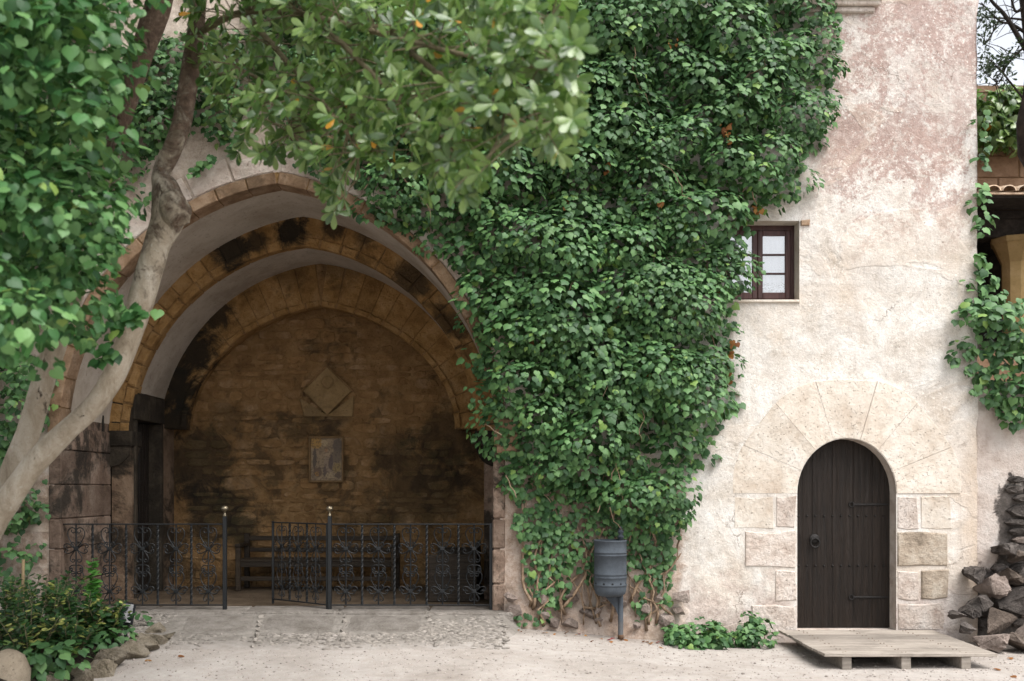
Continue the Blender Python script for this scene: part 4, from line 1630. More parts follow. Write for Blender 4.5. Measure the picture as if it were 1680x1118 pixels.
for k in range(46):
    a_, b_ = rng.choice(poly_points(MAIN, 60))
    p = P(a_, b_, -.42 * rng.random() - .12)
    q = [p]
    d = Vector((rng.gauss(0, .5), 0, rng.choice((-1, 1, 1)))).normalized()
    for j in range(9):
        d = (d + Vector((rng.gauss(0, .35), rng.gauss(0, .2), rng.gauss(0, .2)))).normalized()
        nq = q[-1] + d * rng.uniform(.05, .09)
        nq.y = max(-.68, min(-.06, nq.y))
        sp_ = FPX / (nq.y - CAMY)
        if not in_poly(840 + nq.x * sp_, 800 - (nq.z - CAMZ) * sp_, MAIN):
            break
        q.append(nq)
    if len(q) > 2:
        sv.tube(q, [.007 - .0005 * j for j in range(len(q))], 5)
tag(sv.make('stems', M['vine'], ivy, True), kind='stuff')
# withered orange sprays
ds = []
for (px_, py_, y, n_) in ((1192, 200, -.55, 10), (1062, 595, -.42, 16), (1085, 330, -.5, 4), (1200, 560, -.15, 9), (1105, 70, -.5, 3), (995, 270, -.5, 4), (1020, 500, -.4, 3), (1195, 600, -.14, 8), (1180, 470, -.2, 6), (930, 330, -.5, 3), (1240, 345, -.1, 5), (870, 560, -.4, 3)):
    c = P(px_, py_, y)
    for k in range(n_):
        ds.append((np.array(c) + np.array([rng.gauss(0, .025), rng.gauss(0, .03), -.02 * k + rng.gauss(0, .03)]), np.array([rng.gauss(0, .6), -1, rng.gauss(0, .6)]), np.array([rng.gauss(0, .5), 0, -1]), rng.uniform(.03, .07)))
leaves_mesh('withered_leaves', [d[0] for d in ds], [d[1] for d in ds], [d[2] for d in ds], [d[3] for d in ds], HEART_V, IVY_F, M['deadleaf'], ivy)

TOPL = [(150, 310), (212, 305), (240, 280), (300, 205), (345, 225), (385, 240), (402, 180), (395, 40), (300, 40), (240, 60), (150, 120)]
ivy_plant('wall_ivy', (-4.2, -.1, 5.0), 'dark ivy patch on the wall above the porch arch behind the pale trunk', TOPL, 46, 24, (.16, .28), (.05, .28), 520, (.05, .095), 190, M['ivy'], 40,
          extra=[([(300, 285), (320, 268), (345, 250), (358, 258), (330, 290)], 22, (.06, .1)), ([(370, 235), (400, 235), (405, 245), (380, 250)], 8, (.05, .08)), ([(480, 270), (540, 255), (545, 290), (510, 285)], 26, (.05, .09)),
                 ([(230, 300), (250, 290), (255, 330), (235, 330)], 10, (.05, .08))])
LEFTW = [(-220, -80), (190, -80), (165, 120), (150, 300), (90, 420), (70, 560), (75, 690), (50, 760), (70, 830), (50, 960), (-120, 960)]
ivy_plant('wall_ivy', (-6, -.1, 1.0), 'shadowed ivy on the house wall beside the porch jamb, behind the leaning trunk', LEFTW, 130, 32, (.18, .34), (.05, .3), 1500, (.055, .11), 140, M['ivy'], 0,
          extra=[([(55, 640), (90, 600), (95, 680), (60, 720)], 20, (.05, .09))])
RIGHT = [(1612, 150), (1622, 190), (1622, 300), (1626, 420), (1640, 468), (1690, 492), (1740, 520), (1740, 700), (1650, 697), (1628, 665), (1592, 642), (1612, 606), (1560, 606), (1556, 582), (1590, 552), (1572, 505), (1600, 470), (1598, 440), (1608, 400), (1606, 300)]
ivy_plant('corner_ivy', (5.6, -.1, 2.6), 'ivy hanging over the garden wall and climbing the house corner', RIGHT, 60, 17, (.11, .20), (.05, .30), 320, (.06, .115), 170, M['ivy'], 120)
# small sprawl of ivy on the ground by the door
gi = thing('ground_ivy', (2.25, -.35, 0), 'low ivy patch sprawling on the ground between litter bin and platform', 'ivy')
cs = []
for k in range(40):
    x = rng.uniform(1.75, 2.78)
    y = -.22 - .32 * rng.random() * (1.3 if x < 2.2 else .8)
    cs.append((x, y, gz(x, y) + .07 + .20 * sm(-.62, -.2, y) * rng.random() * (1.2 if x > 2.0 else .5), .12, .10, .09))
pos, Nn, tip, sz, sc = clump_leaves(cs, 330, (.045, .085), .7, .2, .45, .4)
leaves_mesh('foliage', pos, Nn, tip, sz, IVY_V, IVY_F, M['ivy'], gi, 120, 'leaf', sc)
st = MB()
for k in range(14):
    x, y = rng.uniform(1.8, 2.7), rng.uniform(-.5, -.15)
    st.tube([(x, -.08, .10), (x + .1 * rng.uniform(-1, 1), (y - .08) / 2, .12), (x + .2 * rng.uniform(-1, 1), y, gz(x, y) + .04)], .006, 5)
st.make('stems', M['vine'], gi, True)


# ------------------------------------------------------------------ pale tree at the left with leathery crown
def px_path(lst):
    return [P(a, b, y) for (a, b, y) in lst]


def smooth_path(pts_, rad, n=5):
    out, ro = [], []
    m = len(pts_)
    for i in range(m - 1):
        p0, p1, p2, p3 = pts_[max(i - 1, 0)], pts_[i], pts_[i + 1], pts_[min(i + 2, m - 1)]
        for k in range(n):
            t = k / n
            q = 0.5 * ((2 * p1) + (p2 - p0) * t + (2 * p0 - 5 * p1 + 4 * p2 - p3) * t * t + (3 * p1 - p0 - 3 * p2 + p3) * t ** 3)
            out.append(q)
            ro.append(rad[i] + (rad[i + 1] - rad[i]) * t)
    out.append(pts_[-1])
    ro.append(rad[-1])
    return out, ro


def limb(pts_, rad, sides=14, n=6, rough=.06, seed=0):
    q, r = smooth_path(pts_, rad, n)
    v, f = tube(q, r, sides)
    out = []
    for i, p in enumerate(v):
        c = q[min(i // sides, len(q) - 1)]
        d = Vector(p) - c
        k = 1 + rough * 2.2 * N3(p[0] + seed, p[1], p[2], 3.0) + rough * N3(p[0], p[1] + seed, p[2], 9.0)
        out.append(c + d * k)
    return out, f


TY = -3.5
tree = thing('leaning_tree', tuple(P(-130, 1120, TY)), 'pale smooth-barked tree leaning across the porch with leathery leaves overhead', 'tree')
SY = FPX / (TY - CAMY)
t1 = [(-150, 1170), (-110, 1040), (-60, 930), (0, 842), (52, 768), (105, 712), (155, 664), (192, 606), (216, 540), (238, 470), (258, 402), (276, 352), (272, 312), (264, 286), (280, 252), (298, 205), (307, 150), (318, 80), (326, 0), (340, -120), (380, -260)]
w1 = [70, 58, 48, 41, 37, 35, 34, 37, 40, 41, 42, 54, 46, 27, 29, 31, 30, 28, 26, 24, 16]
v, f = limb(px_path([(a, b, TY) for a, b in t1]), [w / 2 / SY for w in w1], 16, 5, .05)
mk('trunk', v, f, M['trunk'], tree, True)
# burr on the trunk
v, f = rock_smooth(P(286, 345, TY - .06), (.115, .12, .15), 3, 3, .22)
mk('burr', v, f, M['trunk'], tree, True)
t2 = [(-60, 940), (-10, 850), (34, 745), (60, 665), (80, 600), (104, 530), (140, 420), (166, 300), (190, 232), (222, 120), (246, 50), (265, -10), (290, -140)]
w2 = [52, 46, 40, 37, 36, 33, 31, 30, 28, 34, 38, 38, 26]
v, f = limb(px_path([(a, b, TY + .35) for a, b in t2]), [w / 2 / (FPX / (TY + .35 - CAMY)) for w in w2], 14, 5, .05, 4)
mk('limb', v, f, M['trunk'], tree, True)

# crown: limbs reaching over towards the right and the camera, twigs end in whorls of leaves
limbs = []


def add_limb(lst, r0, r1):
    pts_ = px_path(lst)
    q, r = smooth_path(pts_, list(np.linspace(r0, r1, len(pts_))), 6)
    limbs.append((q, r))


add_limb([(318, 60, TY), (400, 20, -3.9), (520, 30, -4.5), (640, 60, -5.0), (760, 90, -5.4), (870, 110, -5.6), (930, 120, -5.7)], .028, .006)
add_limb([(324, -10, TY), (420, -90, -4.0), (560, -110, -4.8), (700, -70, -5.3), (820, -20, -5.6), (900, 50, -5.7)], .05, .010)
add_limb([(400, 20, -3.9), (470, 100, -4.3), (540, 180, -4.6), (590, 250, -4.7)], .025, .007)
add_limb([(520, 30, -4.5), (620, 130, -4.9), (700, 200, -5.1), (760, 270, -5.2)], .02, .006)
add_limb([(310, 110, TY), (380, 110, -3.9), (450, 150, -4.2), (480, 220, -4.3)], .02, .006)
add_limb([(640, 60, -5.0), (760, 150, -5.3), (840, 190, -5.5), (900, 220, -5.6)], .018, .006)
add_limb([(340, -120, TY), (440, -230, -4.1), (540, -270, -4.5)], .05, .012)
add_limb([(330, -60, TY), (260, -200, -4.0), (120, -280, -4.6), (0, -300, -5.0)], .05, .012)
lb = MB()
for q, r in limbs:
    lb.tube(q, r, 7)
lpts = [p for q, r in limbs for p in q]
CROWN = [(300, -330), (860, -300), (930, 0), (955, 60), (950, 200), (915, 255), (850, 235), (800, 260), (770, 335), (735, 300), (690, 320), (640, 265), (585, 285), (560, 345), (528, 330), (520, 270), (440, 262), (392, 268), (365, 205), (330, 110), (300, 30)]
tw_pos, tw_N, tw_t, tw_s, tw_sc = [], [], [], [], []
tb_ = MB()
cp = [q for q in spread(CROWN, 760, 10.5) if not (q[0] > 560 and q[1] < -30)]
cp += [(540, 330), (548, 348), (535, 310), (930, 95), (945, 75), (938, 160), (952, 185), (925, 215), (905, 235), (945, 130)]
for (a, b) in cp:
    # whorl tip at roughly the depth of the nearest limb
    k = a / 960.0
    y = -3.9 - 1.9 * min(1, max(0, (a - 320) / 600)) + rng.uniform(-.55, .55)
    tip_ = P(a, b, y)
    near = min(lpts, key=lambda p: (p - tip_).length)
    dv_ = (tip_ - near)
    L = dv_.length
    start = near if L < 1.1 else tip_ - dv_.normalized() * 1.1
    midp = start.lerp(tip_, .55) + Vector((rng.gauss(0, .05), rng.gauss(0, .05), .06 * L))
    tb_.tube([start, midp, tip_], [.006, .0045, .003], 4, False)
    ax = (tip_ - midp).normalized()
    nl = rng.randint(6, 9)
    for w_ in range(2 if rng.random() < .55 else 1):
        base = tip_ - ax * (.09 * w_)
        for j in range(nl):
            ang = 2 * math.pi * j / nl + rng.uniform(-.35, .35)
            o1 = ax.orthogonal().normalized()
            o2 = ax.cross(o1)
            out = o1 * math.cos(ang) + o2 * math.sin(ang)
            ld = (out * rng.uniform(.7, 1.1) + ax * rng.uniform(.35, .8) + Vector((0, 0, -.18))).normalized()
            nn = (ax * 1.0 - out * .5 + Vector((0, 0, .55)) + Vector((rng.gauss(0, .25), rng.gauss(0, .25), 0)))
            tw_pos.append(np.array(base))
            tw_N.append(np.array(nn))
            tw_t.append(np.array(ld))
            tw_s.append(rng.uniform(.075, .125))
            tw_sc.append(-y + .5 * rng.random() if 0 < b < 350 and a < 960 else -99)
# crown continued above the frame, unseen; clumps added to shade porch and left side
for k in range(190):
    x, y, z = (rng.uniform(-8.5, -1.2) if k < 150 else rng.uniform(-8.5, -4.2)), rng.uniform(-7.2, -1.6), rng.uniform(6.6, 8.8)
    if z < CAMZ + .52 * (y - CAMY) + .6:
        z = CAMZ + .52 * (y - CAMY) + .6 + rng.random()
    for j in range(85):
        d = Vector((rng.gauss(0, .33), rng.gauss(0, .33), rng.gauss(0, .2)))
        tw_pos.append(np.array((x + d.x, y + d.y, z + d.z)))
        tw_N.append(np.array((rng.gauss(0, .6), rng.gauss(0, .6), 1)))
        tw_t.append(np.array((rng.gauss(0, 1), rng.gauss(0, 1), -.3)))
        tw_s.append(rng.uniform(.12, .2))
        tw_sc.append(-99)
for (a, b) in ((-2, -3), (-4, -5.5), (-6.5, -4), (-1.8, -5.5), (-2.5, -6.6), (-6, -6.6)):  # boughs for the added overhead clumps
    q, r = smooth_path([Vector((-3.1, -3.5, 6.0)), Vector((-3 + (a + 3) * .4, -3.5 + (b + 3.5) * .4, 7.0)), Vector((a, b, 7.9))], [.07, .05, .02], 5)
    lb.tube(q, r, 6)
lb.make('branches', M['twig'], tree, True)
tag(tb_.make('twigs', M['twig'], tree, True), kind='stuff')
leaves_mesh('crown', tw_pos, tw_N, tw_t, tw_s, OB_V, OB_F, M['laurel'], tree, 290, 'leaf', np.array(tw_sc))

# ------------------------------------------------------------------ broad ivy climbing nearer the camera, at the left edge
ni = thing('climbing_ivy', (-4.6, -4.9, .2), 'broad-leaved ivy hanging in thick pale green swags round a hidden trunk', 'ivy')
NEAR = [(-160, -200), (240, -200), (250, -40), (225, 60), (232, 125), (205, 175), (190, 215), (214, 275), (222, 330), (180, 372), (168, 420), (172, 480), (140, 520), (125, 575), (88, 592), (70, 612), (20, 600), (-160, 600)]
cs = []
for (a, b) in spread(NEAR, 90, 32):
    y = -4.75 + .9 * (rng.random() - .5) - .35 * (1 - a / 240.0)
    p = P(a, b, y)
    e = dist_poly(a, b, NEAR)
    r = min(.27, .09 + e / 300.0) * rng.uniform(.75, 1.25)
    cs.append((p.x, p.y, p.z, r * 1.05, r, r * .85))
for k in range(150):     # the far side of the mass and its upper part
    p = P(rng.uniform(-300, 175), rng.uniform(-350, 500), -4.2 + .5 * rng.random())
    cs.append((p.x, p.y, p.z, .30, .26, .26))
pos, Nn, tip, sz, sc = clump_leaves(cs, 150, (.045, .10), .6, .35, .33, .5)
# sprig across the trunk
for (a, b, n_) in ((205, 505, 14), (222, 520, 12), (190, 540, 10), (178, 570, 8), (232, 512, 6), (150, 560, 10), (170, 590, 5)):
    c = P(a, b, -4.1)
    for k in range(n_):
        pos.append(np.array(c) + np.array([rng.gauss(0, .04), rng.gauss(0, .05), rng.gauss(0, .04)]))
        Nn.append(np.array([rng.gauss(0, .4), -.8, .6]))
        tip.append(np.array([rng.gauss(0, .5), -.2, -1]))
        sz.append(rng.uniform(.06, .10))
        sc = np.append(sc, 0)
vis = np.array([1.0 if (-0.0 < (840 + p[0] * FPX / (p[1] - CAMY)) < 250 and 0 < 800 - (p[2] - CAMZ) * FPX / (p[1] - CAMY) < 620) else -50 for p in pos])
leaves_mesh('foliage', pos, Nn, tip, sz, HEART_V, IVY_F, M['ivy_near'], ni, 290, 'leaf', sc + vis)
v, f = limb([Vector((-4.75, -4.3, .0)), Vector((-4.6, -4.3, 1.6)), Vector((-4.25, -4.35, 3.2)), Vector((-4.0, -4.3, 5.0)), Vector((-3.8, -4.3, 7.0))], [.12, .11, .1, .09, .07], 10, 5, .08)
mk('hidden_trunk', v, f, M['darkbark'], ni, True)

# ------------------------------------------------------------------ planting bed at the left
V, F = [], []
bx = np.linspace(-9.0, -3.78, 30)
by = np.linspace(-6.0, -0.10, 30)
for y in by:
    for x in bx:
        e = min(1, (-3.78 - x) / .35)
        V.append((x, y, .10 + .18 * e + .05 * N3(x, y, 0, 1.6)))
F = [(j * 30 + i, j * 30 + i + 1, (j + 1) * 30 + i + 1, (j + 1) * 30 + i) for j in range(29) for i in range(29)]
tag(mk('soil', V, F, M['soil'], None, True), kind='structure')
es = [(-3.62, -.98, .15, .11), (-3.60, -1.20, .16, .13), (-3.66, -1.47, .19, .14), (-3.64, -1.76, .17, .15), (-3.70, -2.04, .17, .13), (-3.72, -2.32, .19, .13), (-3.78, -2.62, .18, .14), (-3.85, -2.92, .2, .14), (-3.9, -3.25, .2, .14), (-3.74, -.76, .13, .10)]
for i, (x, y, a, b) in enumerate(es):
    v, f = rock((x, y, gz(x, y) + b * .45), (a, .17, b), i + 60, 3, .5)
    tag(mk('edging_stone', v, f, M['edge'], None, False, True), 'rough lichened stone edging the shrub bed', 'stone', 'stones edging the shrub bed')
v, f = rock_smooth((-4.10, -3.22, .20), (.20, .2, .25), 91, 3, .10)
tag(mk('boulder', v, f, M['boulder'], None, True, True), 'smooth rounded tan boulder among the shrubs', 'boulder')


def leafy_shrub(name, loc, label, n_stem, h, spread_, mat, tv, tf, size, seed, group=None, nl=26):
    r = random.Random(seed)
    root = thing(name, loc, label, 'shrub', group)
    sm_ = MB()
    pos, Nn, tip, sz = [], [], [], []
    for k in range(n_stem):
        a = r.uniform(0, 6.28)
        d = spread_ * math.sqrt(r.random())
        hh = h * r.uniform(.55, 1.0)
        b0 = Vector(loc) + Vector((.25 * d * math.cos(a), .25 * d * math.sin(a), -.03))
        tp = Vector(loc) + Vector((d * math.cos(a), d * math.sin(a), hh))
        md = b0.lerp(tp, .5) + Vector((0, 0, .08 * hh))
        sm_.tube([b0, md, tp], [.007, .005, .003], 4)
        for j in range(nl):
            t = .25 + .75 * (j + .5) / nl
            q = b0.lerp(md, t * 2) if t < .5 else md.lerp(tp, t * 2 - 1)
            an = j * 2.4 + r.uniform(-.4, .4)
            out = Vector((math.cos(an), math.sin(an), r.uniform(.1, .7))).normalized()
            pos.append(np.array(q))
            Nn.append(np.array([-out.x * .35 + r.gauss(0, .3), -out.y * .35 - .25 + r.gauss(0, .3), 1.0]))
            tip.append(np.array(out))
            sz.append(r.uniform(*size))
    sm_.make('stems', M['twig'], root, True)
    leaves_mesh('foliage', pos, Nn, tip, sz, tv, tf, mat, root, 0)
    return root


SHL = ['yellow-edged shrub standing behind the smooth tan boulder', 'tallest of the yellow-edged shrubs, growing between boulder and green shoot', 'yellow-edged shrub just in front of the tall green shoot', 'low yellow-edged shrub beside the black floodlight',
       'dark shrub leaning over the smooth tan boulder', 'small shrub spilling over the nearest edging stones', 'shaded shrub below the bamboo cane', 'shaded shrub against the foot of the porch jamb']
k = 0
for (px_, py_, y, h, sp) in ((15, 1090, -1.9, .52, .36), (75, 1080, -1.9, .62, .34), (130, 1060, -1.6, .50, .32), (170, 1050, -1.45, .38, .26), (50, 1110, -2.5, .42, .32), (115, 1110, -2.3, .34, .26), (20, 1020, -1.0, .6, .38), (95, 1020, -1.0, .6, .32)):
    p = P(px_, py_, y)
    leafy_shrub('variegated_shrub', (p.x, y, .26), SHL[k], 17, h, sp, M['shrub'], OB_V * np.array([1.25, 1, 1]), OB_F, (.055, .095), 100 + k, 'variegated shrubs in the bed', 24)
    k += 1
p = P(158, 1000, -1.25)
leafy_shrub('leafy_shoot', (p.x, -1.25, .26), 'tall upright shoot with fresh green leaves beside the black floodlight', 4, .98, .09, M['shoot'], HEART_V, IVY_F, (.07, .115), 300, None, 20)
gc = []
for k in range(75):
    x, y = rng.uniform(-6.3, -3.85), rng.uniform(-3.0, -.4)
    gc.append((x, y, .30, .18, .18, .14))
pos, Nn, tip, sz, sc = clump_leaves(gc, 150, (.06, .1), .8, .2, .4, 1.0)
root = thing('ground_cover', (-5, -1.6, .2), 'dark trailing ground cover under the shrubs', 'plant')
leaves_mesh('foliage', pos, Nn, tip, sz, HEART_V, IVY_F, M['ivy'], root)
root['kind'] = 'stuff'

# floodlight
p = P(205, 1015, -1.25)
fl = thing('garden_floodlight', (p.x, -1.25, .24), 'small black floodlight tilted upward among the shrubs', 'floodlight')
rt = Matrix.Rotation(R(-28), 3, 'X') @ Matrix.Rotation(R(20), 3, 'Z')
cfl = Vector((p.x, -1.25, .47))
MB().box((cfl.x - .09, cfl.y - .05, cfl.z - .13), (cfl.x + .09, cfl.y + .07, cfl.z + .13), .035, rt, cfl).make('housing', M['blackplastic'], fl)
MB().box((cfl.x - .07, cfl.y - .058, cfl.z - .10), (cfl.x + .07, cfl.y - .051, cfl.z + .10), .003, rt, cfl).make('lens', M['lampglass'], fl)
MB().tube([(cfl.x, cfl.y + .02, .2), (cfl.x, cfl.y + .02, .38)], .018, 8).make('stake', M['blackplastic'], fl)
p = P(36, 985, -.9)
bs = thing('bamboo_stake', (p.x, -.9, .2), 'thin tan bamboo cane standing in the bed', 'cane')
m = MB()
nodes = [0, .02, .24, .25, .26, .5, .51, .52, .8]
m.tube([(p.x + .02 * t, -.9, .2 + t) for t in nodes], [.019, .019, .017, .021, .017, .017, .021, .017, .016], 8)
m.make('cane', M['bamboo'], bs, True)
MB().tube([(p.x, -.9, .24), (p.x, -.9, .285)], .026, 8).make('tie', M['hingeiron'], bs, True)


# ------------------------------------------------------------------ wrought-iron railings and gate
def clothoid(x, z, head, L, k0, k1, n=18):
    pts_ = [(x, z)]
    ds_ = L / n
    for i in range(n):
        k = k0 + (k1 - k0) * ((i + .5) / n) ** 2.0
        head += k * ds_
        x += math.cos(head) * ds_
        z += math.sin(head) * ds_
        pts_.append((x, z))
    return pts_


def scroll_mesh(H):
    """one scrolled baluster in local x,z; base at z=0, height H"""
    m = MB()
    m.tube([(0, 0, 0), (0, 0, H)], .009, 4)
    for zc, up in ((H * .70, 1.0), (H * .165, .92)):
        m.box((-.026, -.012, zc - .020), (.026, .012, zc + .020), .004)
        for sgn in (1, -1):
            lines = [clothoid(.008, zc, R(60), .44 * up, -1.5, 52),            # heart scroll
                     clothoid(.012, zc, R(38), .23 * up, 2, -88, 16),         # outer curl
                     clothoid(.012, zc + .005, R(5), .14 * up, 14, 80, 14)]    # small curl
            if up == 1.0:
                lines += [clothoid(.010, zc - .01, R(-38), .21, 0, 85, 16), clothoid(.008, zc - .01, R(-62), .25, 4, -80, 16),
                          clothoid(.006, zc - .19, R(20), .17, -12, -95, 16), clothoid(.006, zc - .28, R(-20), .17, 12, 95, 16)]
            else:
                lines += [clothoid(.010, zc - .01, R(-25), .16, 0, 100, 16), clothoid(.008, zc - .01, R(-55), .17, 4, -95, 16)]
            for l in lines:
                m.tube([(sgn * x, 0, max(.006, min(H - .006, z))) for x, z in l], .0060, 4)
    return m


def twist_mesh(H):
    m = MB()
    n = 40
    m.tube([(0, 0, H * i / n) for i in range(n + 1)], .0150, 4, True, 0.55)
    return m


FH = 0.905
FZ0 = 0.42
sm_ = scroll_mesh(FH)
SCROLL = mesh_np('scroll_baluster', np.array(sm_.v), sm_.f, M['iron'])
tm_ = twist_mesh(FH)
TWIST = mesh_np('twisted_bar', np.array(tm_.v), tm_.f, M['iron'])


def rail_panel(root, A, B, us_scroll, us_twist, z0=FZ0):
    """A, B: end points (x, y); us: fractions along"""
    d = Vector((B[0] - A[0], B[1] - A[1], 0))
    ang = math.atan2(d.y, d.x)
    L = d.length
    rot = Matrix.Rotation(ang, 3, 'Z')

    def bar(name, za, zb, th, ext=0.0):
        v, f = boxmesh((-ext, -th, za), (L + ext, th, zb), .003)
        v = [rot @ Vector(p) + Vector((A[0], A[1], 0)) for p in v]
        mk(name, v, f, M['iron'], root)
    bar('top_rail', z0 + FH, z0 + FH + .014, .016)
    bar('bottom_rail', z0 - .014, z0, .014)
    for us, me, nm in ((us_scroll, SCROLL, 'scroll_baluster'), (us_twist, TWIST, 'twisted_bar')):
        for u in us:
            o = bpy.data.objects.new(nm, me)
            COL.objects.link(o)
            o.parent = root
            o.location = Vector((A[0] + d.x * u, A[1] + d.y * u, z0)) - WLOC[root.name]
            o.rotation_euler = (0, 0, ang)
    return ang


def post(root, x, y, ztop, finial=True, w=.022):
    MB().box((x - w, y - w, .355), (x + w, y + w, ztop), .005).make('post', M['iron'], root)
    if finial:
        prof = [(.020, 0), (.022, .012), (.012, .030), (.013, .052), (.028, .062), (.040, .080), (.043, .090), (.035, .108), (.020, .118), (.001, .122)]
        m = MB()
        m.lathe(prof, (x, y, ztop), 18)
        m.make('finial', M['brass'], root, True)


FY = .06
fx = lambda px_: (px_ - 840) / (FPX / (FY - CAMY))
xa, xb = fx(97), fx(369)
fr1 = thing('iron_railing', ((xa + xb) / 2, FY, .36), 'black scrolled iron railing in front of the dark side doorway', 'railing')
rail_panel(fr1, (xa, FY), (xb, FY), [(p_ - 97) / 272 for p_ in (125, 180, 234, 289, 342)], [(p_ - 97) / 272 for p_ in (152, 207, 259, 314)])
post(fr1, xb, FY, fz := 1.42)
post(fr1, xa, FY, 1.345, False)
xa, xb = fx(541), fx(806)
fr2 = thing('iron_railing', ((xa + xb) / 2, FY, .36), 'black scrolled iron railing fixed to the post that carries the open gate', 'railing')
rail_panel(fr2, (xa, FY), (xb, FY), [(p_ - 541) / 265 for p_ in (567.5, 621, 673.5, 726, 778)], [(p_ - 541) / 265 for p_ in (594, 647, 700, 752)])
post(fr2, xa, FY, fz)
post(fr2, xb, FY, 1.345, False)
ga = (xa - .035, FY + .02)
gb = (-2.866, .68)
gt = thing('iron_gate', (ga[0], ga[1], .38), 'narrow scrolled iron gate swung open into the porch', 'gate')
rail_panel(gt, ga, gb, [.20, .52, .83], [.36, .68])
post(gt, gb[0], gb[1], 1.345, False, .014)
post(gt, ga[0], ga[1], 1.345, False, .012)
for c in gt.children:
    if c.name.startswith('post'):
        c.name = 'stile'

# ------------------------------------------------------------------ benches in the porch
bx0, bx1, by1 = P(399, 900, 2.75).x, P(655, 900, 2.75).x, 2.86
bn = thing('wooden_bench', ((bx0 + bx1) / 2, 2.6, .33), 'dark slatted wooden bench against the porch back wall below the framed picture', 'bench')
for x in (bx0, bx1 - .07):
    MB().box((x, by1 - .07, .331), (x + .07, by1, 1.10), .008).make('leg', M['benchwood'], bn)
    MB().box((x, by1 - .52, .331), (x + .07, by1 - .45, .93), .008).make('leg', M['benchwood'], bn)
    MB().box((x - .005, by1 - .53, .93), (x + .075, by1 - .0, .975), .008).make('armrest', M['benchwood'], bn)
for z0, z1 in ((1.00, 1.065), (.84, .90), (.68, .74)):
    MB().box((bx0 + .07, by1 - .055, z0), (bx1 - .07, by1 - .02, z1), .006).make('back_slat', M['benchwood'], bn)
for k in range(5):
    MB().box((bx0 + .005, by1 - .50 + k * .09, .74 - .01), (bx1 - .005, by1 - .42 + k * .09, .762), .005).make('seat_slat', M['benchwood'], bn)
MB().box((bx0 + .07, by1 - .50, .47), (bx1 - .07, by1 - .46, .53), .005).make('stretcher', M['benchwood'], bn)
MB().box((bx0 + .07, by1 - .50, .66), (bx1 - .07, by1 - .47, .728), .005).make('apron', M['benchwood'], bn)
sx = XR2 - .06
st2 = thing('wooden_settle', (sx - .2, 1.9, .33), 'near-black panelled settle along the porch side wall behind the fixed railing', 'settle')
MB().box((sx - .62, 1.05, .331), (sx - .02, 1.11, .92), .01).make('end_panel', M['benchwood'], st2)
MB().box((sx - .62, 2.55, .331), (sx - .02, 2.61, .92), .01).make('end_panel', M['benchwood'], st2)
MB().box((sx - .60, 1.11, .331), (sx - .56, 2.55, .74), .008).make('front_panel', M['benchwood'], st2)
MB().box((sx - .62, 1.111, .742), (sx - .02, 2.549, .785), .01).make('seat', M['benchwood'], st2)
MB().box((sx - .06, 1.111, .787), (sx - .02, 2.549, 1.02), .008).make('backrest', M['benchwood'], st2)


# ------------------------------------------------------------------ framed painted panel
def make_picture_mat(c, w, h):
    n = NT('painted_tile_picture')
    x, y, z = n.xyz
    u = n.math('DIVIDE', n.math('SUBTRACT', x, c.x), w / 2)
    v_ = n.math('DIVIDE', n.math('SUBTRACT', z, c.z), h / 2)
    wob = n.noise(14, 4, .7)
    wob2 = n.noise(17, 4, .7, 0, n.scale((1, 1, 1.3)))
    u = n.math('ADD', u, n.math('MULTIPLY', n.math('SUBTRACT', wob, .5), .35))
    v_ = n.math('ADD', v_, n.math('MULTIPLY', n.math('SUBTRACT', wob2, .5), .3))
    col = n.ramp(n.noise(9, 5, .7), [(0.3, (0.30, 0.27, 0.26)), (0.6, (0.44, 0.42, 0.40))])
    blobs = [(-.7, .8, .45, .3, (.55, .40, .10)), (-.1, .78, .22, .16, (.55, .55, .52)), (.75, .6, .35, .4, (.13, .12, .14)), (.6, .1, .4, .3, (.20, .19, .20)), (-.75, .05, .12, .55, (.10, .09, .10)),
             (-.55, -.6, .3, .25, (.16, .12, .10)), (-.6, -.7, .12, .12, (.50, .33, .10)), (.05, .15, .22, .35, (.50, .48, .50)), (.1, -.3, .32, .45, (.38, .36, .42)), (.3, -.15, .16, .35, (.12, .10, .14)), (-.3, -.1, .14, .4, (.42, .40, .40)),
             (0, .45, .13, .14, (.45, .33, .25)), (.3, -.75, .35, .14, (.50, .49, .48)), (.7, -.4, .25, .22, (.40, .36, .18)), (.75, -.75, .2, .15, (.14, .11, .10)), (-.1, -.55, .1, .3, (.14, .12, .15))]
    for (a, b, rx, ry, cc) in blobs:
        d = n.math('ADD', n.math('POWER', n.math('ABSOLUTE', n.math('DIVIDE', n.math('SUBTRACT', u, a), rx)), 2.0), n.math('POWER', n.math('ABSOLUTE', n.math('DIVIDE', n.math('SUBTRACT', v_, b), ry)), 2.0))
        col = n.mix(n.math('MULTIPLY', n.math('SUBTRACT', 1.0, n.band(d, .7, 1.15)), .92), col, cc)
    col = n.mix(n.math('MULTIPLY', n.band(n.noise(45, 3, .6), .50, .60), .6), col, (0.09, 0.07, 0.07))
    col = n.mix(1.0, col, (.58, .42, .24), 'MULTIPLY')
    n.bsdf(col, 0.35, spec=0.4)
    return n.m


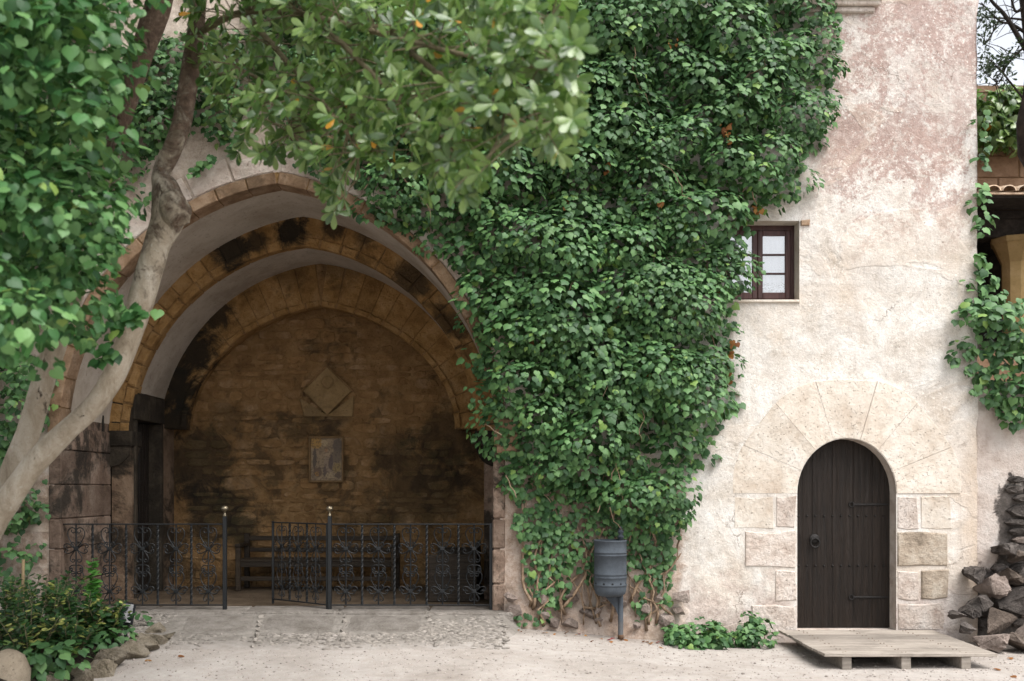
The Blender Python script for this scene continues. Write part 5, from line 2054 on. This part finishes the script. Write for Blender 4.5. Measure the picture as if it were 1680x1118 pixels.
pc = P(535, 754, YB - .07)
pw, ph = .44, .60
pic = thing('framed_picture', (pc.x, YB - .06, pc.z - ph / 2), 'small ochre-framed painted tile picture of figures hung above the slatted bench', 'picture')
MB().box((pc.x - pw / 2, YB - .055, pc.z - ph / 2), (pc.x + pw / 2, YB - .04, pc.z + ph / 2)).make('painted_panel', make_picture_mat(pc, pw, ph), pic)
for a, b in (((pc.x - pw / 2 - .03, pc.z - ph / 2 - .03), (pc.x + pw / 2 + .03, pc.z - ph / 2)), ((pc.x - pw / 2 - .03, pc.z + ph / 2), (pc.x + pw / 2 + .03, pc.z + ph / 2 + .03)),
             ((pc.x - pw / 2 - .03, pc.z - ph / 2 + .001), (pc.x - pw / 2, pc.z + ph / 2 - .001)), ((pc.x + pw / 2, pc.z - ph / 2 + .001), (pc.x + pw / 2 + .03, pc.z + ph / 2 - .001))):
    MB().box((a[0], YB - .075, a[1]), (b[0], YB - .035, b[1]), .006).make('frame_bar', M['frame'], pic)

# ------------------------------------------------------------------ litter bin
by_ = -.32
bs_ = FPX / (by_ - CAMY)
bcx = (1001 - 840) / bs_
zb0, zb1 = P(0, 978, by_).z, P(0, 886, by_).z
pxp = P(1019, 1000, by_).x
gzb = gz(pxp, by_)
bn_ = thing('litter_bin', (pxp, by_, gzb), 'slate-grey metal barrel litter bin hung on a post before the ivy', 'litter bin')
rb = .178
Hb = zb1 - zb0
prof = [(.05, .012), (rb * .72, .004), (rb * .92, .03), (rb * .985, .07), (rb, .10), (rb, .115), (rb + .006, .12), (rb + .006, .132), (rb, .137), (rb, .20), (rb + .005, .205), (rb + .005, .215), (rb, .22), (rb, .235), (rb + .005, .24), (rb + .005, .25), (rb, .255),
        (rb, Hb * .72), (rb + .005, Hb * .725), (rb + .005, Hb * .74), (rb, Hb * .745), (rb, Hb * .77), (rb + .005, Hb * .775), (rb + .005, Hb * .79), (rb, Hb * .795), (rb, Hb - .02), (rb + .006, Hb - .014), (rb + .006, Hb), (rb - .012, Hb), (rb - .014, Hb - .05), (rb - .014, .14), (.02, .12)]
m = MB()
m.lathe(prof, (bcx, by_ - .02, zb0), 32)
body = m.make('barrel', M['binmetal'], bn_, True)
for px_ in (976, 988, 1002, 1016, 1026):
    sx_ = max(-.98, min(.98, (px_ - 1001) / bs_ / (rb + .004)))
    a = math.asin(sx_)
    x, y = bcx + rb * math.sin(a), by_ - .02 - rb * math.cos(a)
    zc = P(0, 957, by_).z
    m = MB()
    tx, ty = math.cos(a), math.sin(a)
    nx_, ny_ = math.sin(a), -math.cos(a)
    ring_ = [(.011 * math.cos(t * math.pi / 5), .017 * math.sin(t * math.pi / 5)) for t in range(10)]
    m.add([(x + tx * u + nx_ * .0015, y + ty * u + ny_ * .0015, zc + w_) for u, w_ in ring_] + [(x + tx * u - nx_ * .004, y + ty * u - ny_ * .004, zc + w_) for u, w_ in ring_],
          [tuple(range(10))] + [(i, (i + 1) % 10, 10 + (i + 1) % 10, 10 + i) for i in range(10)])
    m.make('drain_hole', M['binhole'], body)
m = MB()
m.lathe([(.032, 0), (.032, .01), (.029, .012), (.029, zb1 + .02 - gzb), (.036, zb1 + .025 - gzb), (.036, zb1 + .04 - gzb), (.020, zb1 + .052 - gzb), (.020, zb1 + .062 - gzb), (.033, zb1 + .078 - gzb), (.034, zb1 + .09 - gzb), (.022, zb1 + .105 - gzb), (.016, zb1 + .115 - gzb), (.020, zb1 + .125 - gzb), (.012, zb1 + .142 - gzb), (.001, zb1 + .148 - gzb)], (pxp + .0, by_ + .05, gzb), 16)
m.make('post', M['binmetal'], bn_, True)
m = MB()
poly = [(pxp - .20, zb0 + .02), (pxp + .01, zb0 + .02), (pxp + .01, zb0 - .26), (pxp - .02, zb0 - .24), (pxp - .06, zb0 - .14), (pxp - .13, zb0 - .06)]
v, f = prism(poly, by_ + .042, by_ + .058, .003)
m.add(v, f)
m.make('bracket', M['binmetal'], bn_)
m = MB()
m.lathe([(.034, 0.004), (.034, .05), (.0295, .055)], (pxp, by_ + .05, gzb), 16)
m.make('rusted_foot', M['rust'], bn_, True)

# ------------------------------------------------------------------ wooden platform at the door
pz = .155
yb_, yf_ = -.10, -1.72
xb0, xb1 = 2.99, 4.72
xf0, xf1 = 2.99, 4.64
pf = thing('wooden_platform', ((xb0 + xb1) / 2, (yb_ + yf_) / 2, 0), 'low weathered plank platform on battens in front of the arched door', 'platform')
npl = 9
for i in range(npl):
    t0, t1 = i / npl, (i + 1) / npl
    ya, yb2 = yb_ + (yf_ - yb_) * t0 - .003, yb_ + (yf_ - yb_) * t1 + .003
    x1a, x1b = xb1 + (xf1 - xb1) * t0, xb1 + (xf1 - xb1) * t1
    j0, j1 = rng.uniform(-.008, .008), rng.uniform(-.008, .008)
    v, f = boxmesh((xb0 + j0, yb2, pz - .030), (x1a + j1, ya, pz + rng.uniform(-.002, .002)), .004)
    mk('plank', v, f, M['platform'], pf)
nl_ = MB()
for px_ in (1387, 1484, 1582):
    x = P(px_, 1090, yf_ + .06).x
    for i in range(npl):
        for dx in (-.018, .02):
            yy = yb_ + (yf_ - yb_) * (i + .5 + rng.uniform(-.15, .15)) / npl
            nl_.lathe([(.0075, -.004), (.0075, .0035), (.001, .005)], (x + dx, yy, pz), 6)
    MB().box((x - .046, yf_ + .02, gz(x, yf_) - .01), (x + .046, yb_ - .05, pz - .033), .005).make('batten', M['platform'], pf)

tag(nl_.make('nail_heads', M['rust'], pf), kind='stuff')

# ------------------------------------------------------------------ fallen leaves
fl_me = mesh_np('fallen_leaf', HEART_V * .06, IVY_F, M['deadleaf'])
rd_me = mesh_np('fallen_petal', HEART_V * .045, IVY_F, M['redleaf'])
for (px_, py_) in ((1598, 1048), (1604, 1056), (1592, 1052), (1655, 1083), (1660, 1110), (1610, 1040), (1640, 1100), (1586, 1046), (1612, 1062)):
    d = FPX * CAMZ / (py_ - 800)
    o = bpy.data.objects.new('fallen_leaf', fl_me)
    COL.objects.link(o)
    x, y = (px_ - 840) * d / FPX, min(-.3, d + CAMY)
    o.location = (x, y, gz(x, y) + .012)
    o.rotation_euler = (rng.uniform(-.3, .3), rng.uniform(-.3, .3), rng.random() * 6)
    tag(o, 'dry orange leaf fallen on the ground beside the rock heap', 'leaf', 'dry leaves by the rock heap')
for (px_, py_) in ((951, 1040), (1078, 1046), (1000, 1049), (1003, 1046), (996, 1050)):
    z_ = .10
    d = FPX * (CAMZ - z_) / (py_ - 800)
    o = bpy.data.objects.new('fallen_petal', rd_me)
    COL.objects.link(o)
    x, y = (px_ - 840) * d / FPX, min(-.2, d + CAMY)
    o.location = (x, y, gz(x, y) + .012)
    o.rotation_euler = (rng.uniform(-.3, .3), rng.uniform(-.3, .3), rng.random() * 6)
    tag(o, 'small red petal fallen on the ground near the litter bin', 'petal', 'red petals by the litter bin')
for (px_, py_) in ((300, 1078), (240, 1083), (220, 1108), (215, 1116)):
    d = FPX * (CAMZ - .12) / (py_ - 800)
    o = bpy.data.objects.new('fallen_leaf', fl_me)
    COL.objects.link(o)
    x, y = (px_ - 840) * d / FPX, d + CAMY
    o.location = (x, y, gz(x, y) + .012)
    o.rotation_euler = (rng.uniform(-.3, .3), rng.uniform(-.3, .3), rng.random() * 6)
    tag(o, 'dry leaf fallen on the ground beside the bed edging stones', 'leaf', 'dry leaves by the bed')

for k in range(34):
    x = rng.uniform(.05, 2.0)
    y = -.24 - abs(rng.gauss(0, .22))
    o = bpy.data.objects.new('fallen_leaf', fl_me)
    COL.objects.link(o)
    o.location = (x, y, gz(x, y) + .010)
    q_ = rng.uniform(.5, .95)
    o.scale = (q_, q_, q_)
    o.rotation_euler = (rng.uniform(-.5, .5), rng.uniform(-.5, .5), rng.random() * 6)
    tag(o, 'small dry leaf in the litter under the great wall ivy', 'leaf', 'leaf litter under the wall ivy')

# ------------------------------------------------------------------ building behind the house corner
CY = 7.0
cl = thing('cloister', (11, CY + 1, 0), 'brown stone building with tiled eave and shaded gallery beyond the house corner', 'building')
sC = FPX / (CY - CAMY)
X0c = P(1570, 0, CY).x
zt, ze = P(0, 152, CY).z, P(0, 332, CY).z
bw2 = MB().box((X0c, CY + .03, ze), (16, CY + .6, zt)).make('upper_wall', M['mortar'], cl)
z = ze + .05
row = 0
while z < zt - .2:
    h = .40
    x = X0c + (.3 if row % 2 else 0)
    while x < 13:
        w = rng.uniform(.55, .95)
        v, f = prism([(x + .008, z + .008), (x + w - .008, z + .008), (x + w - .008, z + h - .008), (x + .008, z + h - .008)], CY + rng.uniform(-.012, .004), CY + .08, .015)
        mk('ashlar_block', v, f, M['cloister'], bw2)
        x += w
    z += h
    row += 1
MB().box((X0c, CY - .02, zt), (16, CY + .7, zt + .12)).make('coping', M['cloister'], cl)
tl = MB().box((X0c, CY - .75, ze - .14), (16, CY + .0, ze - .09)).make('eave', M['darkbark'], cl)
x = X0c
while x < 13:
    # barrel tile: half cone sloping towards the viewer
    V, F = [], []
    for j, (y, zt_, r) in enumerate(((CY + .02, ze + .16, .10), (CY - .85, ze - .04, .125))):
        for k in range(9):
            a = math.pi * k / 8
            V.append((x + r * math.cos(a), y, zt_ + r * .8 * math.sin(a)))
        for k in range(9):
            a = math.pi * k / 8
            V.append((x + (r - .018) * math.cos(a), y, zt_ + (r - .018) * .8 * math.sin(a)))
    for k in range(8):
        F += [(k, k + 1, 18 + k + 1, 18 + k), (9 + k, 9 + k + 1, 27 + k + 1, 27 + k), (18 + k, 18 + k + 1, 27 + k + 1, 27 + k)]
    mk('roof_tile', V, F, M['tile'], tl, True)
    x += .27
MB().box((X0c, CY - .8, ze - .088), (16, CY, ze - .06)).make('tile_bed', M['tile'], tl)
zg = P(0, 560, CY).z
MB().box((X0c, CY + 3, zg - 2), (16, CY + 3.2, ze)).make('gallery_rear_wall', M['darkbark'], cl)
MB().box((X0c, CY + .0, zg - .2), (16, CY + 3.0, zg)).make('gallery_floor', M['darkbark'], cl)
MB().box((X0c, CY + .0, ze - .30), (16, CY + 3.0, ze - .15)).make('gallery_ceiling', M['darkbark'], cl)
MB().box((X0c - .1, CY - .6, zg - 3), (X0c, CY + 3.2, ze)).make('gallery_end_wall', M['cloister'], cl)
MB().box((X0c, CY, -0.2), (16, CY + .4, zg - .2)).make('lower_wall', M['cloister'], cl)
pxc = P(1676, 400, CY).x
for dx in (0, 2.6):
    xx = pxc + dx
    zc1 = P(0, 388, CY).z
    m = MB()
    for (w0, z0, w1_, z1) in ((.42, zc1 - .10, .44, zc1), (.24, zc1 - .45, .40, zc1 - .10), (.22, zg, .24, zc1 - .45)):
        m.lathe([(w0, z0), (w1_, z1)], (xx, CY + .25, 0), 8)
    m.make('pillar', M['pillar'], cl)
MB().box((X0c, CY + .05, P(0, 388, CY).z + .002), (16, CY + .5, ze - .30)).make('architrave', M['darkbark'], cl)

# dark tree beyond the corner
bt = thing('bare_branched_tree', (11.8, 4.0, 0), 'dark tree with thin bare branches and sparse tufts beyond the house corner', 'tree')
BY = 4.0
v, f = limb([Vector((12.0, BY, 0)), Vector((11.6, BY, 4)), P(1720, 300, BY), P(1700, 120, BY), P(1690, 0, BY), P(1640, -180, BY)], [.25, .22, .19, .17, .15, .1], 10, 4, .08)
mk('trunk', v, f, M['darkbark'], bt, True)
bb = MB()
tips = []
for lst, r in (([(1700, 110), (1670, 60), (1648, 25), (1625, 0), (1600, -40)], .05), ([(1690, 60), (1660, 40), (1640, 35), (1610, 5)], .03), ([(1700, 40), (1672, 32), (1635, 30), (1610, 28)], .025),
               ([(1705, 60), (1672, 85), (1650, 110), (1632, 130)], .022), ([(1700, 190), (1665, 145), (1640, 115), (1620, 95)], .022), ([(1640, 30), (1625, 60), (1612, 75)], .015), ([(1690, 0), (1668, 20), (1660, 0), (1656, -30)], .03), ([(1650, 110), (1640, 135), (1628, 142)], .012)):
    q, rr_ = smooth_path(px_path([(a, b, BY) for a, b in lst]), list(np.linspace(r, r * .3, len(lst))), 4)
    bb.tube(q, rr_, 6)
    tips += q[len(q) // 2:]
    for k in range(7):
        s = rng.choice(q)
        e = s + Vector((rng.gauss(0, .25), rng.gauss(0, .25), rng.gauss(0, .2)))
        bb.tube([s, s.lerp(e, .5) + Vector((0, 0, .03)), e], [.008, .006, .004], 4)
        tips.append(e)
bb.make('branches', M['darkbark'], bt, True)
pos, Nn, tip, sz = [], [], [], []
tuf = [(1612, 85), (1615, 105), (1612, 120), (1620, 30), (1630, 35), (1646, 100), (1650, 96), (1640, 108), (1618, 60), (1612, 20), (1632, 118), (1675, 75), (1652, 130)]
for (a, b) in tuf:
    c = P(a, b, BY)
    for k in range(60):
        d = Vector((rng.gauss(0, 1), rng.gauss(0, 1), rng.gauss(0, 1)))
        pos.append(np.array(c + d * .055))
        Nn.append(np.array([rng.gauss(0, 1), rng.gauss(0, 1), rng.gauss(0, 1)]))
        tip.append(np.array(d))
        sz.append(rng.uniform(.04, .09))
leaves_mesh('tufts', pos, Nn, tip, sz, OB_V, OB_F, M['pine'], bt)
# leafy creeper over the cloister wall top
cc = thing('hanging_creeper', (10, CY - .5, 5.5), 'dark creeper with a few orange leaves trailing over the far building wall top', 'creeper')
CRP = [(1590, 165), (1640, 155), (1720, 140), (1720, 235), (1690, 225), (1672, 245), (1650, 232), (1625, 250), (1600, 225)]
cs = []
for (a, b) in spread(CRP, 60, 9):
    p = P(a, b, CY - .35)
    cs.append((p.x, p.y + .1 * rng.uniform(-1, 1), p.z, .22, .2, .16))
pos, Nn, tip, sz, sc = clump_leaves(cs, 90, (.09, .17), .5, .3, .5, .4)
leaves_mesh('foliage', pos, Nn, tip, sz, HEART_V, IVY_F, M['laurel'], cc)
